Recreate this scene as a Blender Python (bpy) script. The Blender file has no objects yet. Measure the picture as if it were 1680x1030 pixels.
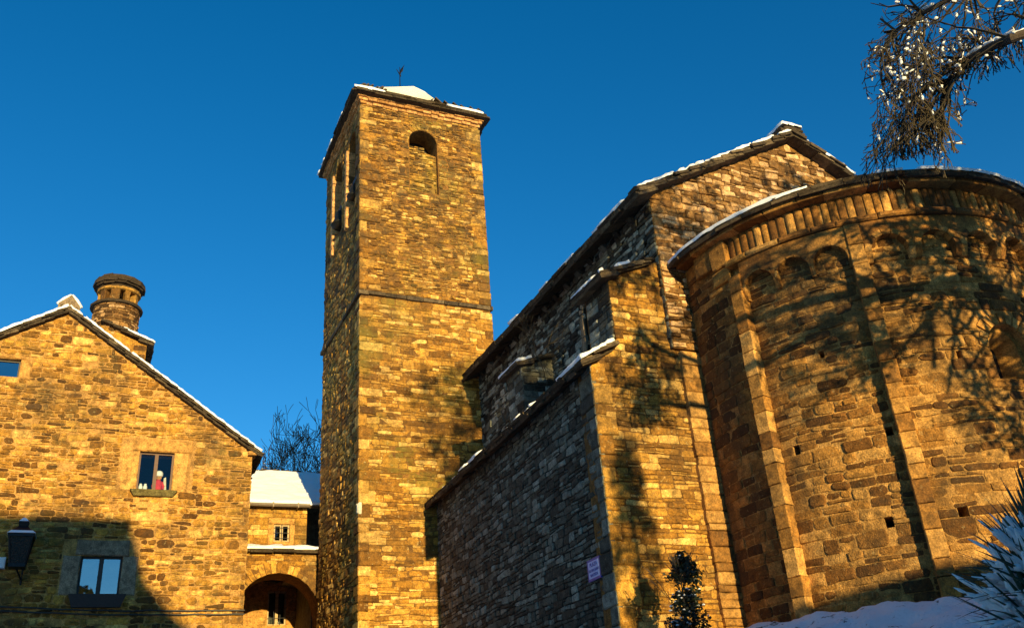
import bpy, math, random
from mathutils import Vector, noise
from math import sin, cos, pi, radians, sqrt

# ------------------------------------------------------------------ camera, sky, sun
# world: eye level is z = 0, +Y runs along the church away from the photographer
scene = bpy.context.scene
PITCH, ROLL, YAW = radians(26.3), radians(-4.5), radians(25.2)
fw = Vector((sin(YAW)*cos(PITCH), cos(YAW)*cos(PITCH), sin(PITCH)))
up0 = Vector((-sin(YAW)*sin(PITCH), -cos(YAW)*sin(PITCH), cos(PITCH)))
ri0 = Vector((cos(YAW), -sin(YAW), 0))
ri = cos(ROLL)*ri0 + sin(ROLL)*up0
up = -sin(ROLL)*ri0 + cos(ROLL)*up0
from mathutils import Matrix
cam_d = bpy.data.cameras.new('camera')
cam = bpy.data.objects.new('camera', cam_d)
scene.collection.objects.link(cam)
cam.matrix_world = Matrix(((ri.x, up.x, -fw.x, 0), (ri.y, up.y, -fw.y, 0), (ri.z, up.z, -fw.z, 0), (0, 0, 0, 1)))
cam_d.sensor_width = 36.0
cam_d.lens = 36.0*1500/1680
cam_d.clip_start = 0.1
cam_d.clip_end = 2000
scene.camera = cam

SUN_EL = radians(8.0)
SUN_AZ = radians(1.75)                       # heading of the light, a touch clockwise of +Y
sd = Vector((sin(SUN_AZ)*cos(SUN_EL), cos(SUN_AZ)*cos(SUN_EL), -sin(SUN_EL)))
sun_d = bpy.data.lights.new('sun', 'SUN')
sun_d.energy = 5.0
sun_d.angle = radians(0.53)
sun_d.color = (1.0, 0.765, 0.34)
sun = bpy.data.objects.new('sun', sun_d)
scene.collection.objects.link(sun)
sun.rotation_euler = sd.to_track_quat('-Z', 'Y').to_euler()

world = bpy.data.worlds.new('World')
scene.world = world
world.use_nodes = True
nt = world.node_tree
nt.nodes.clear()
sky = nt.nodes.new('ShaderNodeTexSky')
sky.sky_type = 'NISHITA'
sky.sun_disc = False
sky.sun_elevation = SUN_EL
sky.sun_rotation = radians(181.75)
sky.altitude = 900
sky.air_density = 1.0
sky.dust_density = 0.0
sky.ozone_density = 3.0
hs = nt.nodes.new('ShaderNodeHueSaturation')
hs.inputs['Saturation'].default_value = 1.262
hs.inputs['Value'].default_value = 1.16
bg = nt.nodes.new('ShaderNodeBackground')
bg.inputs['Strength'].default_value = 0.11
wo = nt.nodes.new('ShaderNodeOutputWorld')
nt.links.new(sky.outputs[0], hs.inputs['Color'])
nt.links.new(hs.outputs[0], bg.inputs['Color'])
nt.links.new(bg.outputs[0], wo.inputs['Surface'])

scene.view_settings.view_transform = 'Standard'
scene.view_settings.look = 'None'
scene.view_settings.exposure = 0.72
scene.view_settings.gamma = 1.0
scene.view_settings.use_curve_mapping = False

COL = scene.collection
TAN = math.tan(SUN_EL)

# ------------------------------------------------------------------ object helpers
def tag(o, label=None, cat=None, group=None, kind=None):
    if label: o['label'] = label
    if cat: o['category'] = cat
    if group: o['group'] = group
    if kind: o['kind'] = kind
    return o

def thing(name, label, cat, loc=(0, 0, 0), group=None):
    o = bpy.data.objects.new(name, None)
    COL.objects.link(o)
    o.location = loc
    o.empty_display_size = 0.3
    return tag(o, label, cat, group)

class MB:
    def __init__(self):
        self.v = []; self.f = []; self.t = []
    def add(self, vs, fs, tone=0.5):
        n = len(self.v)
        self.v.extend(vs)
        for f in fs:
            self.f.append(tuple(i+n for i in f)); self.t.append(tone)
    def quad(self, a, b, c, d, tone=0.5):
        self.add([a, b, c, d], [(0, 1, 2, 3)], tone)
    def box8(self, p, tone=0.5):            # p[0..3] lower ring, p[4..7] upper ring
        self.add(p, [(3, 2, 1, 0), (4, 5, 6, 7), (0, 1, 5, 4), (1, 2, 6, 5), (2, 3, 7, 6), (3, 0, 4, 7)], tone)
    def box(self, x0, x1, y0, y1, z0, z1, tone=0.5):
        self.box8([(x0, y0, z0), (x1, y0, z0), (x1, y1, z0), (x0, y1, z0),
                   (x0, y0, z1), (x1, y0, z1), (x1, y1, z1), (x0, y1, z1)], tone)
    def tube(self, pts, rads, n=5, tone=0.5, cap=True):
        pts = [Vector(p) for p in pts]
        rings = []
        ref = Vector((0.3, 0.5, 0.8)).normalized()
        for i, p in enumerate(pts):
            d = (pts[min(i+1, len(pts)-1)] - pts[max(i-1, 0)])
            if d.length < 1e-6: d = Vector((0, 0, 1))
            d.normalize()
            a = d.cross(ref)
            if a.length < 0.1: a = d.cross(Vector((1, 0, 0)))
            a.normalize(); b = d.cross(a)
            rings.append([p + (a*cos(2*pi*k/n) + b*sin(2*pi*k/n))*rads[i] for k in range(n)])
        vs = [q for r in rings for q in r]
        fs = []
        for i in range(len(rings)-1):
            for k in range(n):
                k2 = (k+1) % n
                fs.append((i*n+k, i*n+k2, (i+1)*n+k2, (i+1)*n+k))
        if cap:
            fs.append(tuple(range(n-1, -1, -1)))
            fs.append(tuple((len(rings)-1)*n+k for k in range(n)))
        self.add(vs, fs, tone)
    def lathe(self, c, prof, n=24, tone=0.5, jit=0.0, rng=None):
        vs = []
        for (r, z) in prof:
            for k in range(n):
                rr = r*(1 + (rng.uniform(-jit, jit) if rng and jit else 0))
                vs.append((c[0]+rr*cos(2*pi*k/n), c[1]+rr*sin(2*pi*k/n), c[2]+z))
        fs = []
        for i in range(len(prof)-1):
            for k in range(n):
                k2 = (k+1) % n
                fs.append((i*n+k, i*n+k2, (i+1)*n+k2, (i+1)*n+k))
        fs.append(tuple(range(n-1, -1, -1)))
        fs.append(tuple((len(prof)-1)*n+k for k in range(n)))
        self.add(vs, fs, tone)
    def build(self, name, mat, parent=None, smooth=False, loc=None):
        me = bpy.data.meshes.new(name)
        vs = self.v
        if parent is not None:
            o0 = parent.matrix_world.translation if False else Vector(parent['_o'] if '_o' in parent else parent.location)
            vs = [(p[0]-o0[0], p[1]-o0[1], p[2]-o0[2]) for p in vs]
        elif loc is not None:
            vs = [(p[0]-loc[0], p[1]-loc[1], p[2]-loc[2]) for p in vs]
        me.from_pydata([tuple(p) for p in vs], [], self.f)
        at = me.attributes.new('tone', 'FLOAT', 'FACE')
        at.data.foreach_set('value', self.t)
        if smooth:
            me.polygons.foreach_set('use_smooth', [True]*len(me.polygons))
        me.materials.append(mat)
        me.update()
        o = bpy.data.objects.new(name, me)
        COL.objects.link(o)
        if parent is not None: o.parent = parent
        elif loc is not None: o.location = loc
        return o

# all buildings' Empties sit at their base; parts of parts (mesh parents) have origin = their thing's origin
def sub(mb, name, mat, part, thing_obj, smooth=False, label=None):
    o = mb.build(name, mat, thing_obj, smooth)
    o.parent = part
    if label: o['label'] = label
    return o

# ------------------------------------------------------------------ materials
def new_mat(name):
    m = bpy.data.materials.new(name)
    m.use_nodes = True
    n = m.node_tree
    n.nodes.clear()
    out = n.nodes.new('ShaderNodeOutputMaterial')
    b = n.nodes.new('ShaderNodeBsdfPrincipled')
    n.links.new(b.outputs[0], out.inputs['Surface'])
    return m, n, b

def tex_noise(n, co, scale, detail=5, rough=0.6, vscale=None):
    if vscale:
        mp = n.nodes.new('ShaderNodeMapping')
        mp.inputs['Scale'].default_value = vscale
        n.links.new(co, mp.inputs['Vector']); co = mp.outputs[0]
    t = n.nodes.new('ShaderNodeTexNoise')
    t.inputs['Scale'].default_value = scale
    t.inputs['Detail'].default_value = detail
    t.inputs['Roughness'].default_value = rough
    n.links.new(co, t.inputs['Vector'])
    return t.outputs[0]

def ramp(n, fac, stops):
    r = n.nodes.new('ShaderNodeValToRGB')
    el = r.color_ramp.elements
    while len(el) < len(stops): el.new(0.5)
    for e, (p, c) in zip(el, stops):
        e.position = p
        e.color = (c, c, c, 1) if isinstance(c, (int, float)) else (c[0], c[1], c[2], 1)
    n.links.new(fac, r.inputs[0])
    return r.outputs[0]

def mix(n, fac, a, b, mode='MIX'):
    m = n.nodes.new('ShaderNodeMix')
    m.data_type = 'RGBA'; m.blend_type = mode; m.clamp_factor = True
    if isinstance(fac, (int, float)): m.inputs[0].default_value = fac
    else: n.links.new(fac, m.inputs[0])
    for k, s in ((6, a), (7, b)):
        if isinstance(s, tuple): m.inputs[k].default_value = (s[0], s[1], s[2], 1)
        else: n.links.new(s, m.inputs[k])
    return m.outputs[2]

def bump(n, b, h, strength=0.5, dist=0.02, prev=None):
    bp = n.nodes.new('ShaderNodeBump')
    bp.inputs['Strength'].default_value = strength
    bp.inputs['Distance'].default_value = dist
    n.links.new(h, bp.inputs['Height'])
    if prev is not None: n.links.new(prev, bp.inputs['Normal'])
    n.links.new(bp.outputs[0], b.inputs['Normal'])
    return bp.outputs[0]

def stone_mat(name, stops, dirt=0.5, moss=0.0, bstr=0.7, lichen=0.3, dirt_col=(0.055, 0.035, 0.018), zdark=None, fine=38, bdist=0.02):
    m, n, b = new_mat(name)
    geo = n.nodes.new('ShaderNodeNewGeometry')
    pos = geo.outputs['Position']
    at = n.nodes.new('ShaderNodeAttribute'); at.attribute_name = 'tone'
    base = ramp(n, at.outputs['Fac'], stops)
    # mottling inside a stone
    f1 = ramp(n, tex_noise(n, pos, 7, 7, 0.75), [(0.36, 0.5), (0.5, 0.97), (0.64, 1.45)])
    c = mix(n, 1.0, base, f1, 'MULTIPLY')
    f2 = ramp(n, tex_noise(n, pos, fine, 4, 0.7), [(0.36, 0.5), (0.5, 1.0), (0.64, 1.5)])
    c = mix(n, 0.8, c, f2, 'MULTIPLY')
    # large weather stains
    d = ramp(n, tex_noise(n, pos, 0.7, 5, 0.65, (1, 1, 0.7)), [(0.45, 0.0), (0.66, dirt)])
    c = mix(n, d, c, dirt_col)
    d3 = ramp(n, tex_noise(n, pos, 3.1, 5, 0.7), [(0.52, 0.0), (0.68, dirt*0.8)])
    c = mix(n, d3, c, dirt_col)
    if lichen:
        l = ramp(n, tex_noise(n, pos, 16, 3, 0.6), [(0.62, 0.0), (0.68, lichen)])
        c = mix(n, l, c, (0.70, 0.55, 0.26))
    if moss:
        g = ramp(n, tex_noise(n, pos, 0.5, 4, 0.6), [(0.5, 0.0), (0.62, moss)])
        c = mix(n, g, c, (0.16, 0.17, 0.03))
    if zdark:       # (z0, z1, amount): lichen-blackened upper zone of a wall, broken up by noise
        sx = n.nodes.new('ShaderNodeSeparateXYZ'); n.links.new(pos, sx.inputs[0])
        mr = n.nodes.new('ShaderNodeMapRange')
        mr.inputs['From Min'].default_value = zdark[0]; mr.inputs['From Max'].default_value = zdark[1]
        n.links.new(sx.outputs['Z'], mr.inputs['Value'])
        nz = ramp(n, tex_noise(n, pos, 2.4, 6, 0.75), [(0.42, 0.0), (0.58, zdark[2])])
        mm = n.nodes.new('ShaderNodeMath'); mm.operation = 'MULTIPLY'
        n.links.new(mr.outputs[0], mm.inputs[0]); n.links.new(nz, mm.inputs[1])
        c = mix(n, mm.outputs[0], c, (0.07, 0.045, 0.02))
    n.links.new(c, b.inputs['Base Color'])
    b.inputs['Roughness'].default_value = 0.9
    b.inputs['Specular IOR Level'].default_value = 0.25
    h = n.nodes.new('ShaderNodeMath'); h.operation = 'ADD'
    n.links.new(tex_noise(n, pos, 11, 7, 0.7), h.inputs[0])
    n.links.new(tex_noise(n, pos, 45, 4, 0.6), h.inputs[1])
    bump(n, b, h.outputs[0], bstr, bdist)
    return m

OCHRE = [(0.0, (0.088, 0.036, 0.006)), (0.25, (0.237, 0.105, 0.014)), (0.5, (0.412, 0.196, 0.026)),
         (0.75, (0.536, 0.278, 0.046)), (1.0, (0.742, 0.455, 0.129))]
BROWN = [(0.0, (0.050, 0.024, 0.008)), (0.3, (0.150, 0.071, 0.021)), (0.6, (0.300, 0.155, 0.046)), (1.0, (0.620, 0.382, 0.186))]
SHADE_GREY = [(0.0, (0.018, 0.017, 0.013)), (0.35, (0.070, 0.066, 0.048)), (0.65, (0.155, 0.155, 0.115)), (1.0, (0.38, 0.38, 0.30))]  # cool dark tones for walls turned from the sun, shade put into the colour
APSE = [(0.0, (0.082, 0.033, 0.007)), (0.3, (0.216, 0.091, 0.018)), (0.6, (0.381, 0.177, 0.034)), (1.0, (0.577, 0.309, 0.084))]
M = {}
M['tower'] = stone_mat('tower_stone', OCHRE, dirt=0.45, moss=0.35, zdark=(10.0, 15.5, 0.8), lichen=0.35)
M['house'] = stone_mat('house_stone', OCHRE, dirt=0.78, moss=0.12, lichen=0.25)
M['end'] = stone_mat('aisle_end_stone', OCHRE, dirt=0.6, lichen=0.3)
M['gable'] = stone_mat('gable_stone', BROWN, dirt=0.3, lichen=0.4)
M['grey'] = stone_mat('grey_stone', SHADE_GREY, dirt=0.4, lichen=0.15)
M['apse'] = stone_mat('apse_stone', APSE, dirt=0.72, lichen=0.2, bstr=1.0, bdist=0.03)
M['ashlar'] = stone_mat('dressed_stone', APSE, dirt=0.5, lichen=0.1, bstr=0.4)
M['quoin'] = stone_mat('window_stone', [(0.0, (0.340, 0.164, 0.036)), (1.0, (0.540, 0.282, 0.072))], dirt=0.25, lichen=0.08, bstr=0.35)
M['greyquoin'] = stone_mat('grey_window_stone', [(0.0, (0.15, 0.105, 0.06)), (1.0, (0.30, 0.215, 0.13))], dirt=0.3, lichen=0.1, bstr=0.4)
M['cornice'] = stone_mat('cornice_stone', [(0.0, (0.350, 0.164, 0.043)), (1.0, (0.580, 0.309, 0.116))], dirt=0.25, lichen=0.1, bstr=0.5)
MORT = [(0.0, (0.240, 0.114, 0.026)), (1.0, (0.240, 0.114, 0.026))]
M['mortar'] = stone_mat('mortar', MORT, dirt=0.6, lichen=0.0, bstr=1.0, bdist=0.03)
M['goldmortar'] = stone_mat('pale_mortar', [(0.0, (0.500, 0.264, 0.072)), (1.0, (0.500, 0.264, 0.072))], dirt=0.5, lichen=0.0, bstr=1.0, bdist=0.03)
M['darkmortar'] = stone_mat('dark_mortar', [(0.0, (0.018, 0.014, 0.010)), (1.0, (0.018, 0.014, 0.010))], dirt=0.4, lichen=0.0, bstr=1.0, bdist=0.03)  # darker mortar copy for the shaded walls, their shade painted in
M['slate'] = stone_mat('roof_slab', [(0.0, (0.03, 0.022, 0.014)), (0.6, (0.07, 0.05, 0.03)), (1.0, (0.14, 0.10, 0.055))], dirt=0.4, lichen=0.12)
M['soot'] = stone_mat('sooty_slab', [(0.0, (0.018, 0.012, 0.008)), (1.0, (0.055, 0.038, 0.022))], dirt=0.5, lichen=0.05)
M['sill'] = stone_mat('mossy_sill', [(0.0, (0.12, 0.10, 0.03)), (1.0, (0.18, 0.14, 0.05))], dirt=0.5, moss=0.5)

def snow_mat():
    m, n, b = new_mat('snow')
    geo = n.nodes.new('ShaderNodeNewGeometry')
    b.inputs['Base Color'].default_value = (0.86, 0.88, 0.90, 1)
    b.inputs['Roughness'].default_value = 0.65
    b.inputs['Subsurface Weight'].default_value = 0.15
    b.inputs['Subsurface Radius'].default_value = (0.03, 0.04, 0.05)
    h = n.nodes.new('ShaderNodeMath'); h.operation = 'ADD'
    n.links.new(tex_noise(n, geo.outputs['Position'], 14, 5, 0.6), h.inputs[0])
    n.links.new(tex_noise(n, geo.outputs['Position'], 90, 3, 0.6), h.inputs[1])
    bump(n, b, h.outputs[0], 0.5, 0.02)
    return m
M['snow'] = snow_mat()

def plain(name, col, rough=0.6, metal=0.0, nscale=20, namt=0.25, bstr=0.15):
    m, n, b = new_mat(name)
    geo = n.nodes.new('ShaderNodeNewGeometry')
    f = ramp(n, tex_noise(n, geo.outputs['Position'], nscale, 5, 0.6), [(0.3, 1-namt), (0.7, 1+namt)])
    n.links.new(mix(n, 1.0, col, f, 'MULTIPLY'), b.inputs['Base Color'])
    b.inputs['Roughness'].default_value = rough
    b.inputs['Metallic'].default_value = metal
    bump(n, b, tex_noise(n, geo.outputs['Position'], nscale*2, 4, 0.6), bstr, 0.01)
    return m
M['wood'] = plain('brown_wood', (0.09, 0.035, 0.015), 0.6)
M['palewood'] = plain('weathered_wood', (0.42, 0.30, 0.14), 0.7)
M['darkwood'] = plain('dark_wood', (0.03, 0.022, 0.018), 0.6)
M['iron'] = plain('black_iron', (0.012, 0.012, 0.014), 0.45, 0.6)
M['bronze'] = plain('bell_bronze', (0.03, 0.028, 0.02), 0.5, 0.7)
M['cable'] = plain('cable_rubber', (0.015, 0.013, 0.012), 0.6)
M['white'] = plain('white_paint', (0.75, 0.76, 0.74), 0.5, namt=0.08)
M['signwhite'] = plain('enamel_white', (0.34, 0.52, 0.85), 0.3, namt=0.05, bstr=0.03)  # pale enamel with the blue of the shade put into its colour
M['signblue'] = plain('enamel_blue', (0.015, 0.07, 0.36), 0.3, namt=0.1, bstr=0.03)
M['red'] = plain('red_cloth', (0.55, 0.03, 0.03), 0.8)
M['gutter'] = plain('dull_gutter_metal', (0.16, 0.12, 0.08), 0.55, 0.3)
M['bark'] = plain('dark_bark', (0.055, 0.038, 0.026), 0.9, nscale=25, namt=0.5, bstr=0.8)
M['twig'] = plain('lichen_twig', (0.055, 0.04, 0.018), 0.9, nscale=5, namt=0.6, bstr=0.3)
M['bud'] = plain('dry_buds', (0.07, 0.035, 0.02), 0.9)
M['leaf'] = plain('dark_leaf', (0.010, 0.017, 0.007), 0.5, nscale=8, namt=0.5)
M['blade'] = plain('sword_leaf', (0.025, 0.045, 0.02), 0.45, nscale=8, namt=0.4)
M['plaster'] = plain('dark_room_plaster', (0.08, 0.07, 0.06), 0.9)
M['curtain'] = plain('pale_curtain', (0.6, 0.55, 0.42), 0.9)

def glass_mat(ior=1.6, bs=.06):
    m = bpy.data.materials.new('window_glass'); m.use_nodes = True
    n = m.node_tree; n.nodes.clear()
    out = n.nodes.new('ShaderNodeOutputMaterial')
    tr = n.nodes.new('ShaderNodeBsdfTransparent'); tr.inputs[0].default_value = (0.8, 0.86, 0.88, 1)
    gl = n.nodes.new('ShaderNodeBsdfGlossy'); gl.inputs['Roughness'].default_value = 0.02
    fr = n.nodes.new('ShaderNodeFresnel'); fr.inputs[0].default_value = ior
    mx = n.nodes.new('ShaderNodeMixShader')
    geo = n.nodes.new('ShaderNodeNewGeometry'); bp = n.nodes.new('ShaderNodeBump'); bp.inputs['Strength'].default_value = bs; bp.inputs['Distance'].default_value = .05
    n.links.new(tex_noise(n, geo.outputs['Position'], 2.6, 2, .5), bp.inputs['Height']); n.links.new(bp.outputs[0], gl.inputs['Normal'])
    n.links.new(fr.outputs[0], mx.inputs[0]); n.links.new(tr.outputs[0], mx.inputs[1]); n.links.new(gl.outputs[0], mx.inputs[2])
    n.links.new(mx.outputs[0], out.inputs['Surface'])
    return m
M['glass'] = glass_mat()
M['mirror_glass'] = glass_mat(4.2, .05)
M['lantern_glass'] = plain('sooty_glass', (0.012, 0.014, 0.015), 0.25)  # opaque dark panes in place of clear glass

def ground_mat():
    m, n, b = new_mat('snowy_ground')
    geo = n.nodes.new('ShaderNodeNewGeometry'); pos = geo.outputs['Position']
    soil = ramp(n, tex_noise(n, pos, 6, 6, 0.7), [(0.35, (0.03, 0.025, 0.015)), (0.6, (0.09, 0.07, 0.04)), (0.75, (0.06, 0.07, 0.03))])
    s = ramp(n, tex_noise(n, pos, 3.5, 6, 0.7), [(0.36, 0.0), (0.42, 1.0)])
    n.links.new(mix(n, s, soil, (0.85, 0.87, 0.9)), b.inputs['Base Color'])
    b.inputs['Roughness'].default_value = 0.8
    h = n.nodes.new('ShaderNodeMath'); h.operation = 'ADD'
    n.links.new(tex_noise(n, pos, 3.5, 6, 0.7), h.inputs[0]); n.links.new(tex_noise(n, pos, 18, 5, 0.6), h.inputs[1])
    bump(n, b, h.outputs[0], 0.8, 0.06)
    return m
M['ground'] = ground_mat()

# ------------------------------------------------------------------ masonry generator
def plane_map(O, U, N):
    O = Vector(O); U = Vector(U).normalized(); N = Vector(N).normalized()
    def F(u, v, d): return O + U*u + N*d + Vector((0, 0, v))
    return F
def cyl_map(cx, cy, R):
    # u = arc length measured at radius R, from theta = 0
    def F(u, v, d):
        t = u/R
        return Vector((cx+(R+d)*cos(t), cy+(R+d)*sin(t), v))
    return F

def hole_span(h, va, vb):
    """u extent of hole h within the band va..vb, or None"""
    u0, u1, v0, v1 = h[:4]
    if vb <= v0 or va >= v1: return None
    r = h[4] if len(h) > 4 else 0
    if r:
        c = (u0+u1)/2; w = (u1-u0)/2
        spring = v1 - r
        if va > spring:
            k = (va-spring)/r
            ww = w*sqrt(max(0, 1-k*k))
            if ww < 0.02: return None
            return (c-ww, c+ww)
    return (u0, u1)

def masonry(mb, F, u0, u1, v0, v1, ch=(0.1, 0.2), cw=(0.18, 0.5), prot=(0.005, 0.035), joint=0.014, holes=(), lim=None,
            seed=1, wob=0.02, jit=0.012, split=0.25, tone=(0.0, 1.0), skip=0.0, bev=0.014, tilt=0.05, extend=(0.0, 0.0), rnd=1.0):
    rng = random.Random(seed)
    snaps = sorted({v0, v1} | {v for h in holes for v in (h[2], h[3] - (h[4] if len(h) > 4 else 0)) if v0 < v < v1})
    lines = [v0]
    for s in snaps[1:]:
        while s - lines[-1] > ch[1]*1.2:
            lines.append(lines[-1] + ch[0] + (ch[1]-ch[0])*rng.random()**1.4)
        if s - lines[-1] < ch[0]*0.5 and len(lines) > 1: lines[-1] = s
        else: lines.append(s)
    seeds = [rng.uniform(0, 100) for _ in lines]
    def B(i, u):
        if i == 0 or i == len(lines)-1: return lines[i]
        return lines[i] + wob*noise.noise(Vector((u*1.1, seeds[i], 0.0)))*2 + wob*0.6*noise.noise(Vector((u*4.0, seeds[i], 7.0)))
    def stone(pa, pb, pc, pd):              # (u,v) corners: lower-left, lower-right, upper-right, upper-left
        w = ((pb[0]-pa[0])+(pc[0]-pd[0]))/2; h = ((pd[1]-pa[1])+(pc[1]-pb[1]))/2
        if w < 0.03 or h < 0.025: return
        g = joint*rng.uniform(0.5, 1.5)/2
        c = [(pa[0]+g, pa[1]+g), (pb[0]-g, pb[1]+g), (pc[0]-g, pc[1]-g), (pd[0]+g, pd[1]-g)]
        j = min(jit, w*0.12, h*0.16)
        cut = min(0.035*rnd, w*0.22, h*0.25*min(1.6, rnd))*rng.uniform(0.3, 1.0)
        o = []
        for k in range(4):
            a = c[k]; pr = c[(k-1) % 4]; nx = c[(k+1) % 4]
            for q in (pr, nx):
                L = math.hypot(q[0]-a[0], q[1]-a[1]) or 1
                o.append((a[0]+(q[0]-a[0])/L*cut + rng.uniform(-j, j)*0.6, a[1]+(q[1]-a[1])/L*cut + rng.uniform(-j, j)*0.6))
            L = math.hypot(nx[0]-a[0], nx[1]-a[1])
            if L > 0.2:
                m = rng.uniform(0.35, 0.65)
                o.append((a[0]+(nx[0]-a[0])*m + rng.uniform(-j, j), a[1]+(nx[1]-a[1])*m + rng.uniform(-j, j)))
        uc = sum(q[0] for q in o)/len(o); vc = sum(q[1] for q in o)/len(o)
        p = rng.uniform(*prot)
        tu, tv = rng.uniform(-tilt, tilt), rng.uniform(-tilt, tilt)
        bb = min(bev, w*0.2, h*0.2)
        k2 = 1 - 2*bb/max(0.05, min(w, h)+0.05)
        n = len(o); vs = []
        for (uu, vv) in o: vs.append(F(uu, vv, -0.03))
        for (uu, vv) in o: vs.append(F(uu, vv, max(0.0, p*0.55 + (uu-uc)*tu*0.7 + (vv-vc)*tv*0.7)))
        for (uu, vv) in o:
            su, sv = uc+(uu-uc)*k2, vc+(vv-vc)*k2
            vs.append(F(su, sv, p + (su-uc)*tu + (sv-vc)*tv + rng.uniform(-0.002, 0.002)))
        vs.append(F(uc + rng.uniform(-.1, .1)*w, vc + rng.uniform(-.1, .1)*h, p + rng.uniform(0.0, 0.012)))
        fs = []
        for r in (0, 1):
            for k in range(n):
                k3 = (k+1) % n
                fs.append((r*n+k, r*n+k3, (r+1)*n+k3, (r+1)*n+k))
        for k in range(n): fs.append((2*n+k, 2*n+(k+1) % n, 3*n))
        x = rng.gauss(0.47, 0.30)
        if rng.random() < 0.11: x = rng.uniform(0.85, 1.0)
        if rng.random() < 0.09: x = rng.uniform(0.0, 0.12)
        x = tone[0] + (tone[1]-tone[0])*min(1, max(0, x))
        mb.add(vs, fs, x)
    for i in range(len(lines)-1):
        va, vb = lines[i], lines[i+1]; vm = (va+vb)/2
        a0, a1 = u0 - extend[0], u1 + extend[1]
        if lim:
            la, lb = lim(vb)
            a0, a1 = max(a0, la), min(a1, lb)
        if a1 - a0 < 0.06: continue
        iv = [(a0, a1)]
        for h in holes:
            s = hole_span(h, va+0.01, vb-0.01)
            if not s: continue
            out = []
            for (p, q) in iv:
                if s[1] <= p or s[0] >= q: out.append((p, q)); continue
                if s[0] > p: out.append((p, s[0]))
                if s[1] < q: out.append((s[1], q))
            iv = out
        hh = vb - va
        for (p, q) in iv:
            u = p
            while u < q - 0.02:
                w = rng.uniform(cw[0], cw[1])*(0.75 + 0.5*min(1.5, hh/((ch[0]+ch[1])/2))/1.5)
                if q - (u+w) < cw[0]*0.6: w = q - u
                e = u + w
                sl = rng.uniform(-0.02, 0.02) if (e < q and hh > 0.08) else 0
                if rng.random() >= skip:
                    if hh > ch[0]*1.35 and rng.random() < split:
                        m = rng.uniform(0.35, 0.65)
                        mid = lambda uu: B(i, uu)*(1-m) + B(i+1, uu)*m
                        stone((u, B(i, u)), (e, B(i, e)), (e, mid(e)), (u, mid(u)))
                        if w > 0.34:
                            mu = u + w*rng.uniform(0.35, 0.65)
                            stone((u, mid(u)), (mu, mid(mu)), (mu, B(i+1, mu)), (u, B(i+1, u)))
                            stone((mu, mid(mu)), (e, mid(e)), (e, B(i+1, e)), (mu, B(i+1, mu)))
                        else:
                            stone((u, mid(u)), (e, mid(e)), (e, B(i+1, e)), (u, B(i+1, u)))
                    else:
                        stone((u, B(i, u)), (e, B(i, e)), (e+sl, B(i+1, e)), (u, B(i+1, u)))
                u = e

def core(mb, F, u0, u1, vb, vt, holes=(), T=0.5, du=None, extra=()):
    """solid wall with openings; vb/vt numbers or functions of u"""
    fb = vb if callable(vb) else (lambda u: vb)
    ft = vt if callable(vt) else (lambda u: vt)
    bp = {u0, u1} | set(extra)
    for h in holes:
        bp |= {h[0], h[1]}
        if len(h) > 4 and h[4]:
            for k in range(1, 12):
                bp.add((h[0]+h[1])/2 - cos(pi*k/12)*(h[1]-h[0])/2)
    if du:
        k = max(1, int(math.ceil((u1-u0)/du)))
        bp |= {u0 + (u1-u0)*i/k for i in range(k+1)}
    bp = sorted(b for b in bp if u0-1e-6 <= b <= u1+1e-6)
    bp = [b for i, b in enumerate(bp) if i == 0 or b - bp[i-1] > 1e-4]
    def htop(h, u):
        if len(h) > 4 and h[4]:
            c = (h[0]+h[1])/2; w = (h[1]-h[0])/2
            return h[3] - h[4] + h[4]*sqrt(max(0, 1-((u-c)/w)**2))
        return h[3]
    for a, b in zip(bp, bp[1:]):
        m = (a+b)/2
        hs_ = sorted([h for h in holes if h[0] < m < h[1]], key=lambda h: h[2])
        lo = (fb(a), fb(b)); bottoms = [lo]; tops = []
        for h in hs_:
            tops.append((h[2], h[2])); bottoms.append((htop(h, a), htop(h, b)))
        tops.append((ft(a), ft(b)))
        for k, (l, t) in enumerate(zip(bottoms, tops)):
            mb.quad(F(a, l[0], 0), F(b, l[1], 0), F(b, t[1], 0), F(a, t[0], 0))
            mb.quad(F(b, l[1], -T), F(a, l[0], -T), F(a, t[0], -T), F(b, t[1], -T))
            mb.quad(F(a, t[0], 0), F(b, t[1], 0), F(b, t[1], -T), F(a, t[0], -T))
            mb.quad(F(a, l[0], -T), F(b, l[1], -T), F(b, l[1], 0), F(a, l[0], 0))
    for h in holes:
        for u in (h[0], h[1]):
            if u0+1e-4 < u < u1-1e-4:
                t = htop(h, u)
                mb.quad(F(u, h[2], 0), F(u, t, 0), F(u, t, -T), F(u, h[2], -T))
    for u in (u0, u1):
        mb.quad(F(u, fb(u), 0), F(u, ft(u), 0), F(u, ft(u), -T), F(u, fb(u), -T))

# slope map: u along the eave, s up the slope, n normal
def slope_map(O, U, S):
    O = Vector(O); U = Vector(U).normalized(); S = Vector(S).normalized()
    N = U.cross(S).normalized()
    if N.z < 0: N = -N
    def F(u, s, n): return O + U*u + S*s + N*n
    return F

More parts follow.
